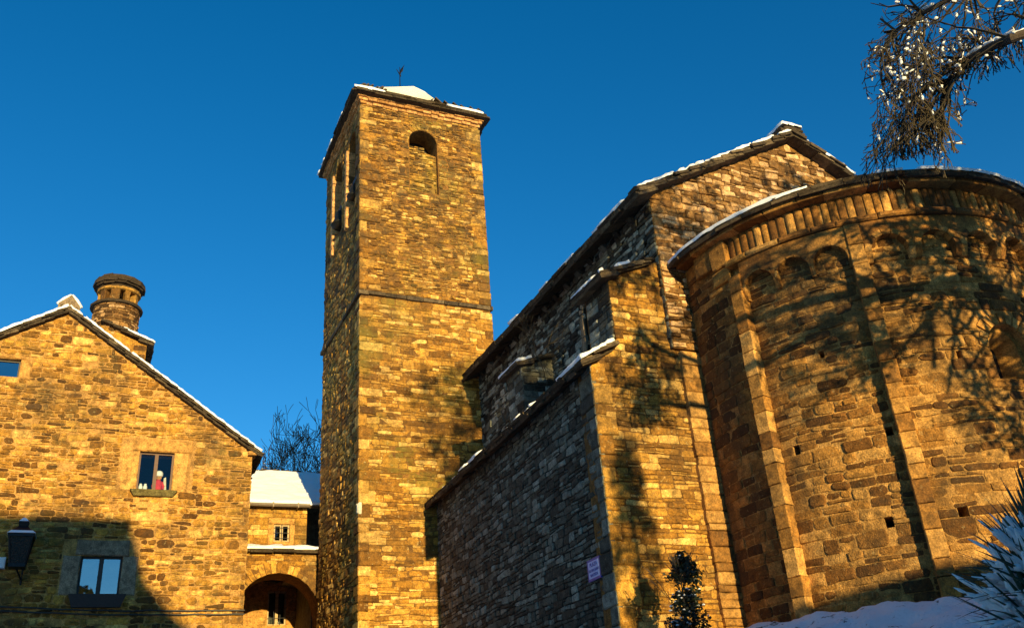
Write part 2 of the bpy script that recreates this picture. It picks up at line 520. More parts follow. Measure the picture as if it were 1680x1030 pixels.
def slates(mb, F, u0, u1, s1, row=0.30, w=(0.3, 0.65), th=(0.03, 0.055), lim=None, seed=1, over=0.06, s0=0.0, layers=1):
    rng = random.Random(seed)
    s = s0; i = 0
    while s < s1:
        for L in range(layers if i == 0 else 1):
            a, b = u0, u1
            if lim: a, b = lim(min(s+row*0.5, s1))
            a += rng.uniform(-over, over*0.3); b += rng.uniform(-over*0.3, over)
            u = a
            while u < b - 0.05:
                ww = rng.uniform(*w)
                if b - (u+ww) < w[0]*0.5: ww = b - u
                t = rng.uniform(*th)
                lo = s - rng.uniform(0, over) - (0.03*L if i == 0 else 0); hi = min(s + row*1.5, s1+0.05)
                g = 0.008
                n0 = 0.045 + rng.uniform(-0.008, 0.012) - L*0.05; n1 = 0.0 - L*0.05
                j = lambda: rng.uniform(-0.02, 0.02)
                p = [F(u+g, lo+j(), n0-t), F(u+ww-g, lo+j(), n0-t), F(u+ww-g, hi, n1-t), F(u+g, hi, n1-t),
                     F(u+g+j()*.3, lo+j(), n0), F(u+ww-g+j()*.3, lo+j(), n0), F(u+ww-g, hi, n1), F(u+g, hi, n1)]
                mb.box8(p, rng.random())
                u += ww
        s += row*rng.uniform(0.85, 1.15); i += 1

def snow_sheet(mb, F, u0, u1, s0, s1, step=0.12, base=0.05, thick=0.06, row=0.30, cover=-1.0, lim=None, seed=1, drip=0.04, edge=0.05, mask=None):
    nu = max(2, int((u1-u0)/step)); ns = max(2, int((s1-s0)/step))
    us = [u0 + (u1-u0)*i/nu for i in range(nu+1)]; ss = [s0 + (s1-s0)*j/ns for j in range(ns+1)]
    so = seed*13.7
    ok = {}
    for i in range(nu):
        for j in range(ns):
            u, s = (us[i]+us[i+1])/2, (ss[j]+ss[j+1])/2
            if lim:
                a, b = lim(s)
                if u < a or u > b: continue
            if noise.noise(Vector((u*1.3, s*1.3, so))) + 0.5*noise.noise(Vector((u*4, s*4, so))) < cover: continue
            if mask and not mask(u, s): continue
            ok[(i, j)] = 1
    if not ok: return
    idx = {}; vs = []
    def vert(i, j, top):
        k = (i, j, top)
        if k in idx: return idx[k]
        u, s = us[i], ss[j]
        inner = all(((i+a, j+b) in ok) for a in (-1, 0) for b in (-1, 0))
        eu = edge*noise.noise(Vector((u*3, s*3, so+3)))
        es = edge*noise.noise(Vector((u*3, s*3, so+9)))
        saw = 0.03*(1 - (s/row) % 1.0)
        h = base + saw + thick*(0.75 + 0.7*noise.noise(Vector((u*2.2, s*2.2, so))) + 0.25*noise.noise(Vector((u*9, s*9, so))))
        if not inner:
            h = base + saw + thick*0.55
        if not top: h = base - drip*(0.3 + 0.7*abs(noise.noise(Vector((u*5, s*5, so+5)))))
        p = F(u + (0 if inner else eu), s + (0 if inner else es), h)
        idx[k] = len(vs); vs.append(p); return idx[k]
    fs = []
    for (i, j) in ok:
        fs.append((vert(i, j, 1), vert(i+1, j, 1), vert(i+1, j+1, 1), vert(i, j+1, 1)))
        for (di, dj, a, b) in ((-1, 0, (i, j+1), (i, j)), (1, 0, (i+1, j), (i+1, j+1)), (0, -1, (i, j), (i+1, j)), (0, 1, (i+1, j+1), (i, j+1))):
            if (i+di, j+dj) not in ok:
                fs.append((vert(a[0], a[1], 0), vert(b[0], b[1], 0), vert(b[0], b[1], 1), vert(a[0], a[1], 1)))
    mb.add(vs, fs, 0.5)

def slab(mb, F, u0, u1, s0, s1, n0, n1, tone=0.3):
    mb.box8([F(u0, s0, n0), F(u1, s0, n0), F(u1, s1, n0), F(u0, s1, n0), F(u0, s0, n1), F(u1, s0, n1), F(u1, s1, n1), F(u0, s1, n1)], tone)

def rough_block(mb, F, u0, u1, v0, v1, d0, d1, seed=1, tone=0.5, jit=0.012, ch=0.02):
    """one dressed stone, chamfered and slightly irregular"""
    rng = random.Random(seed)
    J = lambda: rng.uniform(-jit, jit)
    def ring(e, d):
        pts = []
        for (a, b) in ((u0, v0), (u1, v0), (u1, v1), (u0, v1)):
            pts.append((a, b))
        out = []
        for k in range(4):
            a, b = pts[k], pts[(k+1) % 4]
            for m in (0.0, 0.33, 0.67):
                out.append((a[0]+(b[0]-a[0])*m, a[1]+(b[1]-a[1])*m))
        cu, cv = (u0+u1)/2, (v0+v1)/2
        return [(cu+(p[0]-cu)*(1-2*e/max(.05, u1-u0)), cv+(p[1]-cv)*(1-2*e/max(.05, v1-v0)), d) for p in out]
    base = [(J(), J()) for _ in range(12)]
    rs = [ring(0, d0), ring(0, d1-ch), ring(ch, d1)]
    vs = []
    for r in rs:
        for k, p in enumerate(r): vs.append(F(p[0]+base[k][0], p[1]+base[k][1], p[2]))
    fs = []
    for r in (0, 1):
        for k in range(12): fs.append((r*12+k, r*12+(k+1) % 12, (r+1)*12+(k+1) % 12, (r+1)*12+k))
    fs.append(tuple(24+k for k in range(12)))
    fs.append(tuple(11-k for k in range(12)))
    mb.add(vs, fs, tone)

def voussoirs(mb, F, cu, cv, r0, r1, d0, d1, n, seed=1, a0=0.0, a1=pi, stretch=1.0):
    rng = random.Random(seed)
    for k in range(n):
        t0 = a0 + (a1-a0)*k/n + 0.012/r0; t1 = a0 + (a1-a0)*(k+1)/n - 0.012/r0
        ro = r1*rng.uniform(0.9, 1.08); dd = d1 + rng.uniform(-0.01, 0.01)
        def P(r, t, d): return F(cu + r*cos(t), cv + r*sin(t)*stretch, d)
        tm = (t0+t1)/2
        vs = []
        for d in (d0, dd):
            vs += [P(r0, t0, d), P(ro, t0, d), P(ro, tm, d), P(ro, t1, d), P(r0, t1, d), P(r0, tm, d)]
        mb.add(vs, [(5, 4, 3, 2, 1, 0), (6, 7, 8, 9, 10, 11)] + [(i, (i+1) % 6, 6+(i+1) % 6, 6+i) for i in range(6)], rng.uniform(0.2, 0.9))

GZ = lambda x, y: max(-1.6, 1.70 - 0.33*max(0.0, math.hypot(x-14.1, y-13.1)-4.7))

# ------------------------------------------------------------------ ground
def make_ground():
    def axis(lo, hi):
        xs = [-900, -400, -180, -80, -40, -22]
        v = lo
        while v <= hi: xs.append(v); v += 0.13 if (7 < v < 15) else 0.5
        return xs + [hi+4, hi+12, hi+30, 90, 200, 450, 900]
    xs = axis(-12, 24); ys = axis(-12, 30)
    vs = []; fs = []
    for y in ys:
        for x in xs:
            z = GZ(x, y)
            d = math.hypot(x-14.1, y-13.1)
            if d < 12: z += 0.05*noise.noise(Vector((x*2.2, y*2.2, 8))) + 0.09*noise.noise(Vector((x*1.1, y*1.1, 3))) + 0.08*noise.noise(Vector((x*4.3, y*4.3, 5)))
            vs.append((x, y, z))
    nx = len(xs)
    for j in range(len(ys)-1):
        for i in range(nx-1):
            fs.append((j*nx+i, j*nx+i+1, (j+1)*nx+i+1, (j+1)*nx+i))
    mb = MB(); mb.add(vs, fs)
    o = mb.build('ground', M['ground'], smooth=True)
    tag(o, 'snow covered ground rising to a bank at the foot of the apse', 'ground', kind='structure')
make_ground()

# ------------------------------------------------------------------ bell tower
TX0, TX1, TY0, TY1, TZ = 6.20, 10.35, 23.6, 28.2, 20.08
tower = thing('bell_tower', 'tall square stone bell tower with snowy pyramid roof behind the church', 'bell tower', (8.28, 25.9, -1.2))
Ff = plane_map((TX0, TY0, 0), (1, 0, 0), (0, -1, 0))
Fl = plane_map((TX0-.08, TY1, 0), (.08, TY0-TY1, 0), (-(TY1-TY0), -.08, 0))      # u runs from the far corner to the near corner
Fr = plane_map((TX1, TY0, 0), (0, 1, 0), (1, 0, 0))
Fb = plane_map((TX1, TY1, 0), (-1, 0, 0), (0, 1, 0))
W = TX1-TX0; D = TY1-TY0
fh = [(1.62, 2.60, 16.95, 19.45, 0.49)]
lh = [(TY1-25.10, TY1-24.15, 16.6, 19.55, 0.475), (TY1-26.95, TY1-26.0, 16.6, 19.55, 0.475)]
mb = MB(); core(mb, Ff, 0, W, -1.6, TZ, fh, T=0.75); front_wall = mb.build('front_wall', M['mortar'], tower)
mb = MB(); masonry(mb, Ff, 0, W, 1.0, 12.88, (0.07, 0.20), (0.15, 0.60), (0.002, 0.028), seed=11, wob=0.034, split=0.3, jit=0.018, joint=0.012, extend=(0.02, 0.02), tone=(0.12, 1.0), rnd=1.3)
masonry(mb, Ff, 0, W, 13.06, TZ-0.02, (0.06, 0.15), (0.11, 0.38), (0.004, 0.036), holes=[(1.60, 2.62, 16.95, 19.47, 0.51)], seed=12, wob=0.05, jit=0.024, split=0.4, extend=(0.02, 0.02), rnd=2.0, joint=.02, skip=.04)
sub(mb, 'facing', M['tower'], front_wall, tower)
mb = MB(); voussoirs(mb, Ff, 2.11, 18.96, 0.5, 0.72, -0.1, 0.02, 13, seed=4); sub(mb, 'arch', M['tower'], front_wall, tower)
# rubble infill of the front opening, ragged on top
Fi = plane_map((TX0, TY0+0.16, 0), (1, 0, 0), (0, -1, 0))
mb = MB()
core(mb, Fi, 1.62, 2.60, 16.95, lambda u: 18.80 - 0.22*max(0, (u-2.05)/0.55), T=0.4)
masonry(mb, Fi, 1.63, 2.59, 16.96, 18.55, (0.05, 0.12), (0.12, 0.35), (0.0, 0.05), seed=15, wob=0.03, jit=0.02)
masonry(mb, Fi, 1.63, 2.2, 18.55, 18.84, (0.05, 0.09), (0.12, 0.3), (0.0, 0.06), seed=16, wob=0.02, jit=0.02)
mb.build('infill', M['tower'], tower)
mb = MB(); core(mb, Fl, 0, D-0.75, -1.6, TZ, lh, T=0.75); left_wall = mb.build('left_wall', M['mortar'], tower)
mb = MB()
masonry(mb, Fl, 0, D, 1.0, 12.88, (0.09, 0.19), (0.16, 0.5), (0.004, 0.026), seed=21, wob=0.04, jit=0.018, split=0.35, tilt=0.14, extend=(0.02, 0.0), tone=(0.1, 1.0))
masonry(mb, Fl, 0, D, 13.06, TZ-0.02, (0.09, 0.19), (0.16, 0.5), (0.004, 0.024), holes=[(h[0]-.01, h[1]+.01, h[2], h[3]+.01, .48) for h in lh], seed=22, wob=0.04, jit=0.018, split=0.35, tilt=0.13, extend=(0.02, 0.0))
sub(mb, 'facing', M['tower'], left_wall, tower)
for k, h in enumerate(lh):
    mb = MB(); voussoirs(mb, Fl, (h[0]+h[1])/2, h[3]-0.475, 0.475, 0.66, -0.3, 0.03, 13, seed=5+k); sub(mb, 'arch', M['tower'], left_wall, tower)
    mb = MB(); z = h[2]-.5; rg = random.Random(k)
    while z < h[3]-.4:
        q = rg.uniform(.2, .4); rough_block(mb, Fl, h[0]-.2, h[0]+.005, z+.005, z+q-.005, -.3, .10, seed=rg.randrange(999), tone=.9, jit=.008); z += q
    sub(mb, 'jamb', M['cornice'], left_wall, tower)  # pale stones added proud of the wall to read as a sunlit jamb
rq = random.Random(44)
k = 0
for (za, zb_) in ((1.0, 12.88), (13.06, TZ-.02)):
    ma = MB(); mc = MB(); mr = MB(); z = za
    while z < zb_-.1:
        q = min(rq.uniform(.16, .38), zb_-z)
        a = rq.uniform(.35, .65) if k % 2 else rq.uniform(.16, .28); b = rq.uniform(.35, .6) if k % 2 == 0 else rq.uniform(.15, .25)
        j = rq.uniform(-.012, .016)
        rough_block(ma, Ff, -.05-j, a, z+.006, z+q-.006, -.05, .045+j, seed=k+500, tone=rq.random(), jit=.01, ch=.02)
        rough_block(mr, Ff, W-rq.uniform(.2, .55), W+.05+j, z+.006, z+q-.006, -.05, .045-j, seed=k+800, tone=rq.random(), jit=.01, ch=.02)
        rough_block(mc, Fl, D-b, D+.03, z+.006, z+q-.006, -.05, .06+j, seed=k+600, tone=rq.random(), jit=.012, ch=.02)
        z += q; k += 1
    sub(ma, 'corner_masonry', M['tower'], front_wall, tower); sub(mr, 'corner_masonry', M['tower'], front_wall, tower); sub(mc, 'corner_masonry', M['tower'], left_wall, tower)
mb = MB(); core(mb, Fr, 0.75, D, -1.6, TZ, T=0.75); masonry(mb, Fr, 0, D, 8.0, TZ-0.02, (0.1, 0.22), (0.2, 0.5), (0.0, 0.03), seed=23); mb.build('right_wall', M['tower'], tower)
mb = MB(); core(mb, Fb, 0, W-0.75, -1.6, TZ, [(1.6, 2.6, 16.9, 19.45, 0.5)], T=0.75); mb.build('rear_wall', M['tower'], tower)
mb = MB(); mb.box(TX0+.3, TX1-.3, TY0+.3, TY1-.3, 15.9, 16.1); mb.build('belfry_floor', M['darkwood'], tower)
mb = MB(); mb.box(TX0+1.2, TX0+3.0, TY0+.8, TY0+.86, 18.2, 19.9); mb.build('belfry_shutter', M['darkwood'], tower)  # dark sheet standing in for the shade inside the belfry opening

def band(mb, z0, z1, p, seed, lens=(0.3, 0.7), sides=('f', 'l', 'r', 'b')):
    rng = random.Random(seed)
    for F, L, s in ((Ff, W, 'f'), (Fl, D, 'l'), (Fr, D, 'r'), (Fb, W, 'b')):
        if s not in sides: continue
        u = -p
        while u < L+p-0.02:
            w = rng.uniform(*lens)
            if L+p-(u+w) < lens[0]*.5: w = L+p-u
            rough_block(mb, F, u+.004, u+w-.004, z0+rng.uniform(-.012, .012), z1+rng.uniform(-.012, .012), -0.02, p+rng.uniform(-.03, .02), seed=rng.randrange(10**6), tone=rng.random(), jit=0.005, ch=0.01)
            u += w
mb = MB(); band(mb, 12.90, 13.03, 0.085, 31); sc = mb.build('string_course', M['slate'], tower)
mb = MB(); band(mb, TZ-0.02, TZ+0.085, 0.06, 32, (0.2, 0.4)); band(mb, TZ+0.09, TZ+0.19, 0.12, 33, (0.2, 0.4)); band(mb, TZ+0.195, TZ+0.30, 0.17, 34, (0.2, 0.4))
mb.build('cornice', M['cornice'], tower)
# pyramid roof
EZ = TZ+0.33; OV = 0.34; AP = Vector(((TX0+TX1)/2, (TY0+TY1)/2, 22.85))
mbs = MB(); mbn = MB(); mbd = MB()
cors = [Vector((TX0-OV, TY0-OV, EZ)), Vector((TX1+OV, TY0-OV, EZ)), Vector((TX1+OV, TY1+OV, EZ)), Vector((TX0-OV, TY1+OV, EZ))]
for k in range(4):
    a, b = cors[k], cors[(k+1) % 4]
    L = (b-a).length; mid = (a+b)/2; S = AP-mid; SL = S.length
    F = slope_map(a, b-a, S)
    lim = (lambda L, SL: (lambda s: (L/2*s/SL, L - L/2*s/SL)))(L, SL)
    slates(mbs, F, 0, L, SL, 0.34, (0.3, 0.8), (0.035, 0.06), lim=lim, seed=41+k, layers=2, over=0.07)
    snow_sheet(mbn, F, 0, L, -0.02, SL, 0.13, 0.045, 0.05, 0.34, cover=-0.9, lim=lim, seed=51+k,
               mask=(lambda kk: (lambda u, s: s > 2.3 or (s < .55 and ((u < 1.0 or 3.35 < u < 4.6) if kk == 0 else noise.noise(Vector((u*1.3, 3.1, 7+kk))) > .05))))(k))
mbd.add([*cors, AP, *[c - Vector((0, 0, 0.05)) for c in cors]], [(0, 1, 4), (1, 2, 4), (2, 3, 4), (3, 0, 4), (8, 7, 6, 5), (0, 5, 6, 1), (1, 6, 7, 2), (2, 7, 8, 3), (3, 8, 5, 0)], 0.2)
mbd.v = [Vector(v) - Vector((0, 0, 0.04)) for v in mbd.v]
roof = mbs.build('roof', M['slate'], tower)
sub(mbd, 'roof_deck', M['slate'], roof, tower)
mbn.lathe((AP.x, AP.y, AP.z-0.80), [(1.5, -0.12), (1.30, 0.02), (1.05, 0.19), (0.80, 0.28), (0.62, 0.42), (0.36, 0.50), (0.24, 0.64), (0.03, 0.70)], 16, .5, .10, random.Random(3))
sub(mbn, 'snow', M['snow'], roof, tower, smooth=True)

# weather vane
vane = thing('weathervane', 'thin dark iron weathervane on the snowy tip of the tower roof', 'weathervane', (AP.x, AP.y, AP.z+.1))
mb = MB(); mb.tube([(AP.x, AP.y, AP.z), (AP.x+.01, AP.y, AP.z+1.3)], [0.022, 0.012], 6); mb.build('pole', M['iron'], vane)
mb = MB()
mb.tube([(AP.x-.12, AP.y, AP.z+1.17), (AP.x+.02, AP.y, AP.z+0.93), (AP.x+.05, AP.y, AP.z+0.85)], [.008, .03, .012], 5)
mb.tube([(AP.x+.01, AP.y, AP.z+0.95), (AP.x+.08, AP.y, AP.z+1.20), (AP.x+.2, AP.y+.02, AP.z+1.48)], [.03, .04, .006], 5)
mb.add([(AP.x+.0, AP.y-.01, AP.z+1.05), (AP.x+.16, AP.y-.01, AP.z+1.36), (AP.x+.12, AP.y-.01, AP.z+1.12), (AP.x+.0, AP.y+.01, AP.z+1.05), (AP.x+.16, AP.y+.01, AP.z+1.36), (AP.x+.12, AP.y+.01, AP.z+1.12)], [(0, 1, 2), (5, 4, 3), (0, 3, 4, 1), (1, 4, 5, 2), (2, 5, 3, 0)])
mb.build('arrow', M['iron'], vane)

# bells hanging in the two left openings
def bell(y, zc, size, label, yoke):
    x = TX0+0.05
    o = thing('church_bell', label, 'bell', (x, y, zc), 'bells hanging in the side openings of the tower')
    mb = MB(); mb.lathe((x, y, zc), [(0.36*size, 0.0), (0.38*size, 0.03), (0.30*size, 0.14*size), (0.23*size, 0.34*size), (0.2*size, 0.52*size), (0.14*size, 0.62*size), (0.03, 0.66*size)], 22)
    mb.build('bell_body', M['bronze'], o, smooth=True)
    mb = MB(); mb.tube([(x, y, zc+.4*size), (x, y, zc-0.06)], [.015, .035*size], 6); mb.build('clapper', M['iron'], o)
    mb = MB(); mb.box(x-.06, x+.06, y-0.46, y+0.46, zc+0.64*size, zc+0.64*size+.16)
    if yoke:
        mb.tube([(x-.25, y+.1, zc+.6*size), (x+.1, y-.05, zc+.95*size)], [.02, .02], 6)
    mb.build('yoke', M['darkwood'], o)
bell(26.45, 17.0, 0.95, 'dark bronze bell showing at the foot of the farther tower opening', False)
bell(24.62, 17.0, 0.7, 'small dark bell with crossed yoke in the nearer tower opening', True)

mb = MB(); rough_block(mb, Fl, D-.13, D+.06, 6.30, 6.62, -.02, .09, seed=5, jit=.02, ch=.05)
o = mb.build('wall_fitting', M['curtain'], loc=(TX0, TY0, 6.4)); tag(o, 'small pale fitting stuck on the near left corner of the tower', 'wall fitting')

# ------------------------------------------------------------------ church
church = thing('church', 'Romanesque stone church with round apse, stepped side aisle and snowy slab roofs', 'church', (14.1, 18.0, 0.0))
NX0, NX1, NY0, NY1, NEZ = 9.85, 18.35, 13.62, 27.0, 10.75
RX = 14.1; RZ = 13.1
slope = (RZ-NEZ)/(RX-NX0)
# gable wall
Fg = plane_map((NX0, NY0, 0), (1, 0, 0), (0, -1, 0))
GW = NX1-NX0
gt = lambda u: NEZ + slope*min(u, GW-u)
mb = MB(); core(mb, Fg, 0, GW, 7.15, gt, T=0.7, extra=(GW/2,)); gable = mb.build('gable_wall', M['mortar'], church)
mb = MB()
masonry(mb, Fg, 0, GW, 7.16, RZ-0.05, (0.09, 0.21), (0.14, 0.40), (0.0, 0.05), seed=61, wob=0.045, jit=0.024, split=0.4, tilt=0.10, extend=(0.03, 0.03), tone=(.22, 1.0),
        lim=lambda v: ((0, GW) if v < NEZ else ((v-NEZ)/slope, GW-(v-NEZ)/slope)))
sub(mb, 'facing', M['gable'], gable, church)
# wall below the gable, right of the aisle end (a shallow set back)
# left nave wall
Fn = plane_map((NX0, NY1, 0), (0, -1, 0), (-1, 0, 0))
NL = NY1-NY0
nwin = (NL-(16.93-NY0), NL-(16.55-NY0), 8.35, 9.7, 0.19)
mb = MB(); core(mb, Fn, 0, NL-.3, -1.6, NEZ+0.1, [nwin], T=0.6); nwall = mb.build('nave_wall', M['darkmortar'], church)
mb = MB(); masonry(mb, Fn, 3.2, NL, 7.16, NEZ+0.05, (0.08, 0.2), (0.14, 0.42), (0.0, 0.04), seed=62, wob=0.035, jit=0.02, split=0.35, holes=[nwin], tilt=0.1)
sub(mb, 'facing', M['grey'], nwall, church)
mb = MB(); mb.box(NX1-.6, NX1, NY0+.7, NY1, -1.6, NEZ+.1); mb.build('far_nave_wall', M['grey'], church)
mb = MB()
Fw = plane_map((NX1, NY1, 0), (-1, 0, 0), (0, 1, 0)); core(mb, Fw, 0, GW, -1.6, gt, T=.6, extra=(GW/2,)); mb.build('rear_gable', M['grey'], church)
# corbels below the nave eave
Fe = plane_map((NX0, NY1, 0), (0, -1, 0), (-1, 0, 0))
rng = random.Random(7)
for k in range(15):
    y = 14.35 + k*0.63
    mb = MB()
    t = rng.random()
    mb.box8([(NX0+.05, y-.09, 10.42), (NX0+.05, y+.09, 10.42), (NX0-.08, y+.09, 10.5), (NX0-.08, y-.09, 10.5),
             (NX0+.05, y-.1, 10.72), (NX0+.05, y+.1, 10.72), (NX0-.3, y+.1, 10.72), (NX0-.3, y-.1, 10.72)], t)
    o = mb.build('corbel', M['grey'], church)
# nave roof
OVN = 0.46
def rake(x0, z0, x1, z1, y0, y1): pass
for side, nm in ((1, 'near'), (-1, 'far')):
    ex = NX0-OVN if side == 1 else NX1+OVN
    S = Vector((RX-ex, 0, (RX-NX0+OVN)*slope)); SL = S.length
    O = Vector((ex, NY0-0.28, NEZ-OVN*slope+0.12))
    F = slope_map(O, (0, 1, 0), S)
    L = NY1-NY0+0.5
    mb = MB()
    slates(mb, F, 0, L, SL, 0.27, (0.3, 0.75), (0.05, 0.09), seed=71 if side == 1 else 72, layers=4, over=0.12)
    # second course of slabs under the gable verge
    rr = random.Random(9)
    s = 0.05
    while s < SL-0.1:
        n = rr.uniform(.3, .5)
        mb.box8([F(-0.02+rr.uniform(-.05, .03), s, -.10), F(.6, s, -.10), F(.6, s+n, -.12), F(-.02, s+n, -.12), F(-.04, s, -.04), F(.6, s, -.04), F(.6, s+n, -.06), F(-.03, s+n, -.06)], rr.random())
        s += n*.9
    slab(mb, F, 0.12, L-.1, 0.12, SL, -0.1, -0.03)
    rf = mb.build('roof', M['slate'], church)
    mb = MB()
    snow_sheet(mb, F, -0.02, L, 0.0, SL+.05, 0.10, 0.05, 0.05, 0.27, cover=-0.38, seed=81+side, edge=0.07,
               mask=(lambda u, s: (u < 0.35 and s > .12) or (s > 0.42) or noise.noise(Vector((u*1.3, 0.5, 2))) > 0.22))
    sub(mb, 'snow', M['snow'], rf, church, smooth=True)
# ridge end stones
mb = MB()
for k, (w, z, h) in enumerate(((0.36, -0.06, 0.09), (0.31, 0.03, 0.08), (0.27, 0.11, 0.06))):
    Fq = plane_map((RX, NY0-.32, 0), (1, 0, 0), (0, -1, 0))
    rough_block(mb, Fq, -w+.05*k, w, RZ+0.12+z, RZ+0.12+z+h, -0.6, 0.02*k, seed=k+3, jit=0.02)
rs = mb.build('ridge_stone', M['slate'], church)
mb = MB(); Fs = slope_map((RX-.30, NY0-.36, RZ+.29), (1, 0, 0), (0, 1, 0.0))
snow_sheet(mb, Fs, 0, .6, 0, .6, .06, -.02, .05, 9, seed=4, edge=.04); sub(mb, 'snow', M['snow'], rs, church, smooth=True)

# aisle: left wall (shaded) and end wall (sunlit), with the stepped outline
AX0, AX1 = 8.02, 8.36
AY0, AY1, AZ = 13.72, 23.58, 6.72
Ud = Vector((AX0-AX1, AY0-AY1, 0)); AL = Ud.length
Na = Vector((-Ud.y, Ud.x, 0)).normalized()
if Na.x > 0: Na = -Na
Fa = plane_map((AX1, AY1, 0), Ud, Na)
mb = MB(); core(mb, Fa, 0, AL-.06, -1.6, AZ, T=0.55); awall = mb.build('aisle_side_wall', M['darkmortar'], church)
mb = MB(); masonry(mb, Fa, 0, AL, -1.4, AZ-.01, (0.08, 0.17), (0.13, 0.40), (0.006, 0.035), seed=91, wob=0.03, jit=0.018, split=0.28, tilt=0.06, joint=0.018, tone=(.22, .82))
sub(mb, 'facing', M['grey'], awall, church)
BX0 = 8.62                                   # left edge of the upper buttress stage
Fz = plane_map((AX0, AY0, 0), (1, 0, 0), (0, -1, 0))
EW = NX0+0.9-AX0
def et(u):
    x = AX0+u
    if x < BX0: return AZ + 0.05 + (x-AX0)*0.62
    if x < NX0+.02: return 8.62 + (x-BX0)*0.42
    return 7.2
mb = MB()
core(mb, Fz, 0, BX0-AX0, -1.6, lambda u: AZ+.05+u*.62, T=0.6)
core(mb, Fz, BX0-AX0, NX0-AX0, -1.6, lambda u: 8.62+(u+AX0-BX0)*.42, T=1.0)
core(mb, Fz, NX0-AX0, EW, -1.6, 7.15, T=0.5)
ewall = mb.build('aisle_end_wall', M['mortar'], church)
mb = MB()
masonry(mb, Fz, 0, EW-.35, -1.4, AZ-.01, (0.07, 0.18), (0.14, 0.48), (0.004, 0.03), seed=95, wob=0.03, split=0.3, jit=.016, rnd=1.4, extend=(0.02, 0), tone=(0.25, 1.0))
masonry(mb, Fz, BX0-AX0-.3, EW-.35, AZ, 7.14, (0.09, 0.18), (0.16, 0.45), (0.004, 0.03), seed=96, wob=0.03, jit=.016, rnd=1.4)
masonry(mb, Fz, BX0-AX0, NX0-AX0-.02, 7.15, 9.1, (0.09, 0.19), (0.16, 0.42), (0.004, 0.03), seed=97, wob=0.03, jit=.016, rnd=1.4, extend=(0.02, 0),
        lim=lambda v: (BX0-AX0-.02 + max(0, (v-8.62)/.42), 9))
sub(mb, 'facing', M['end'], ewall, church)
# large corner stones near the ground
mb = MB(); rng = random.Random(5); z = -1.4
k = 0
while z < 6.5:
    h = rng.uniform(.22, .42); w = rng.uniform(.3, .5) if k % 2 else rng.uniform(.16, .26)
    rough_block(mb, Fz, -.05, w, z+.008, z+h-.008, -.03, .052, seed=k, tone=rng.uniform(.3, .95), jit=.008)
    z += h; k += 1
sub(mb, 'corner_masonry', M['end'], ewall, church)
mb = MB(); z = -1.4; rng = random.Random(6)
while z < 6.6:
    h = rng.uniform(.18, .4)
    rough_block(mb, Fa, AL-rng.uniform(.2, .55), AL+.034, z+.008, z+h-.008, -.03, .06, seed=k, tone=rng.uniform(.2, .8), jit=.01)
    z += h; k += 1
sub(mb, 'corner_masonry', M['grey'], awall, church)
# upper buttress stage, side face
Fbs = plane_map((BX0, AY0+0.95, 0), (0, -1, 0), (-1, 0, 0))
mb = MB(); core(mb, Fbs, 0, .94, 6.0, 8.62, T=.3); masonry(mb, Fbs, 0, .95, 6.9, 8.6, (0.1, 0.2), (0.2, 0.42), (0.01, 0.04), seed=99)
core(mb, plane_map((NX0, AY0+.97, 0), (-1, 0, 0), (0, 1, 0)), 0, NX0-BX0, 6.0, lambda u: 9.12-u*.42, T=.3)
mb.build('buttress', M['grey'], church)
Fc = slope_map((BX0-.22, AY0-.16, 8.62-.03), (0, 1, 0), (1, 0, .42))
mb = MB(); slates(mb, Fc, 0, 1.3, 1.32, .24, (.35, .7), (.04, .07), seed=101, layers=3, over=.05); slab(mb, Fc, .06, 1.2, .1, 1.3, -.09, -.02)
bc = mb.build('buttress_cap', M['slate'], church)
mb = MB(); snow_sheet(mb, Fc, -.02, 1.28, -.03, .75, .08, .05, .045, .24, cover=-.3, seed=3, edge=.03); sub(mb, 'snow', M['snow'], bc, church, smooth=True)
# aisle roof (lean-to)
S = Vector((NX0-AX0+.25, 0, (NX0-AX0+.25)*.60))
Oa = Vector((AX0-.27, AY0-.2, AZ-.09)); Ea = Vector((AX1-.30, AY1+.0, AZ-.09))
Fr_ = slope_map(Oa, Ea-Oa, S)
mb = MB(); slates(mb, Fr_, 0.0, 1.05, 0.85, .24, (.3, .6), (.04, .07), seed=110, layers=3, over=.08)
slates(mb, Fr_, 1.0, (Ea-Oa).length, S.length-.35, .3, (.3, .75), (.04, .075), seed=111, layers=3, over=.08)
slab(mb, Fr_, .12, .7, .1, .8, -.10, -.03); slab(mb, Fr_, .7, (Ea-Oa).length, .1, S.length-.4, -.10, -.03)
ar = mb.build('aisle_roof', M['slate'], church)
mb = MB(); snow_sheet(mb, Fr_, -.03, 1.1, -.04, .85, .08, .05, .055, .24, cover=-.5, seed=5, edge=.04)
snow_sheet(mb, Fr_, 1.1, (Ea-Oa).length-.1, -.03, S.length-.5, .10, .05, .06, .3, cover=-.34, seed=6, edge=.05,
           mask=lambda u, s: s > .25 or (noise.noise(Vector((u*1.3, 1.5, 0))) > 0.02 - 0.03*(6-u)))
sub(mb, 'snow', M['snow'], ar, church, smooth=True)
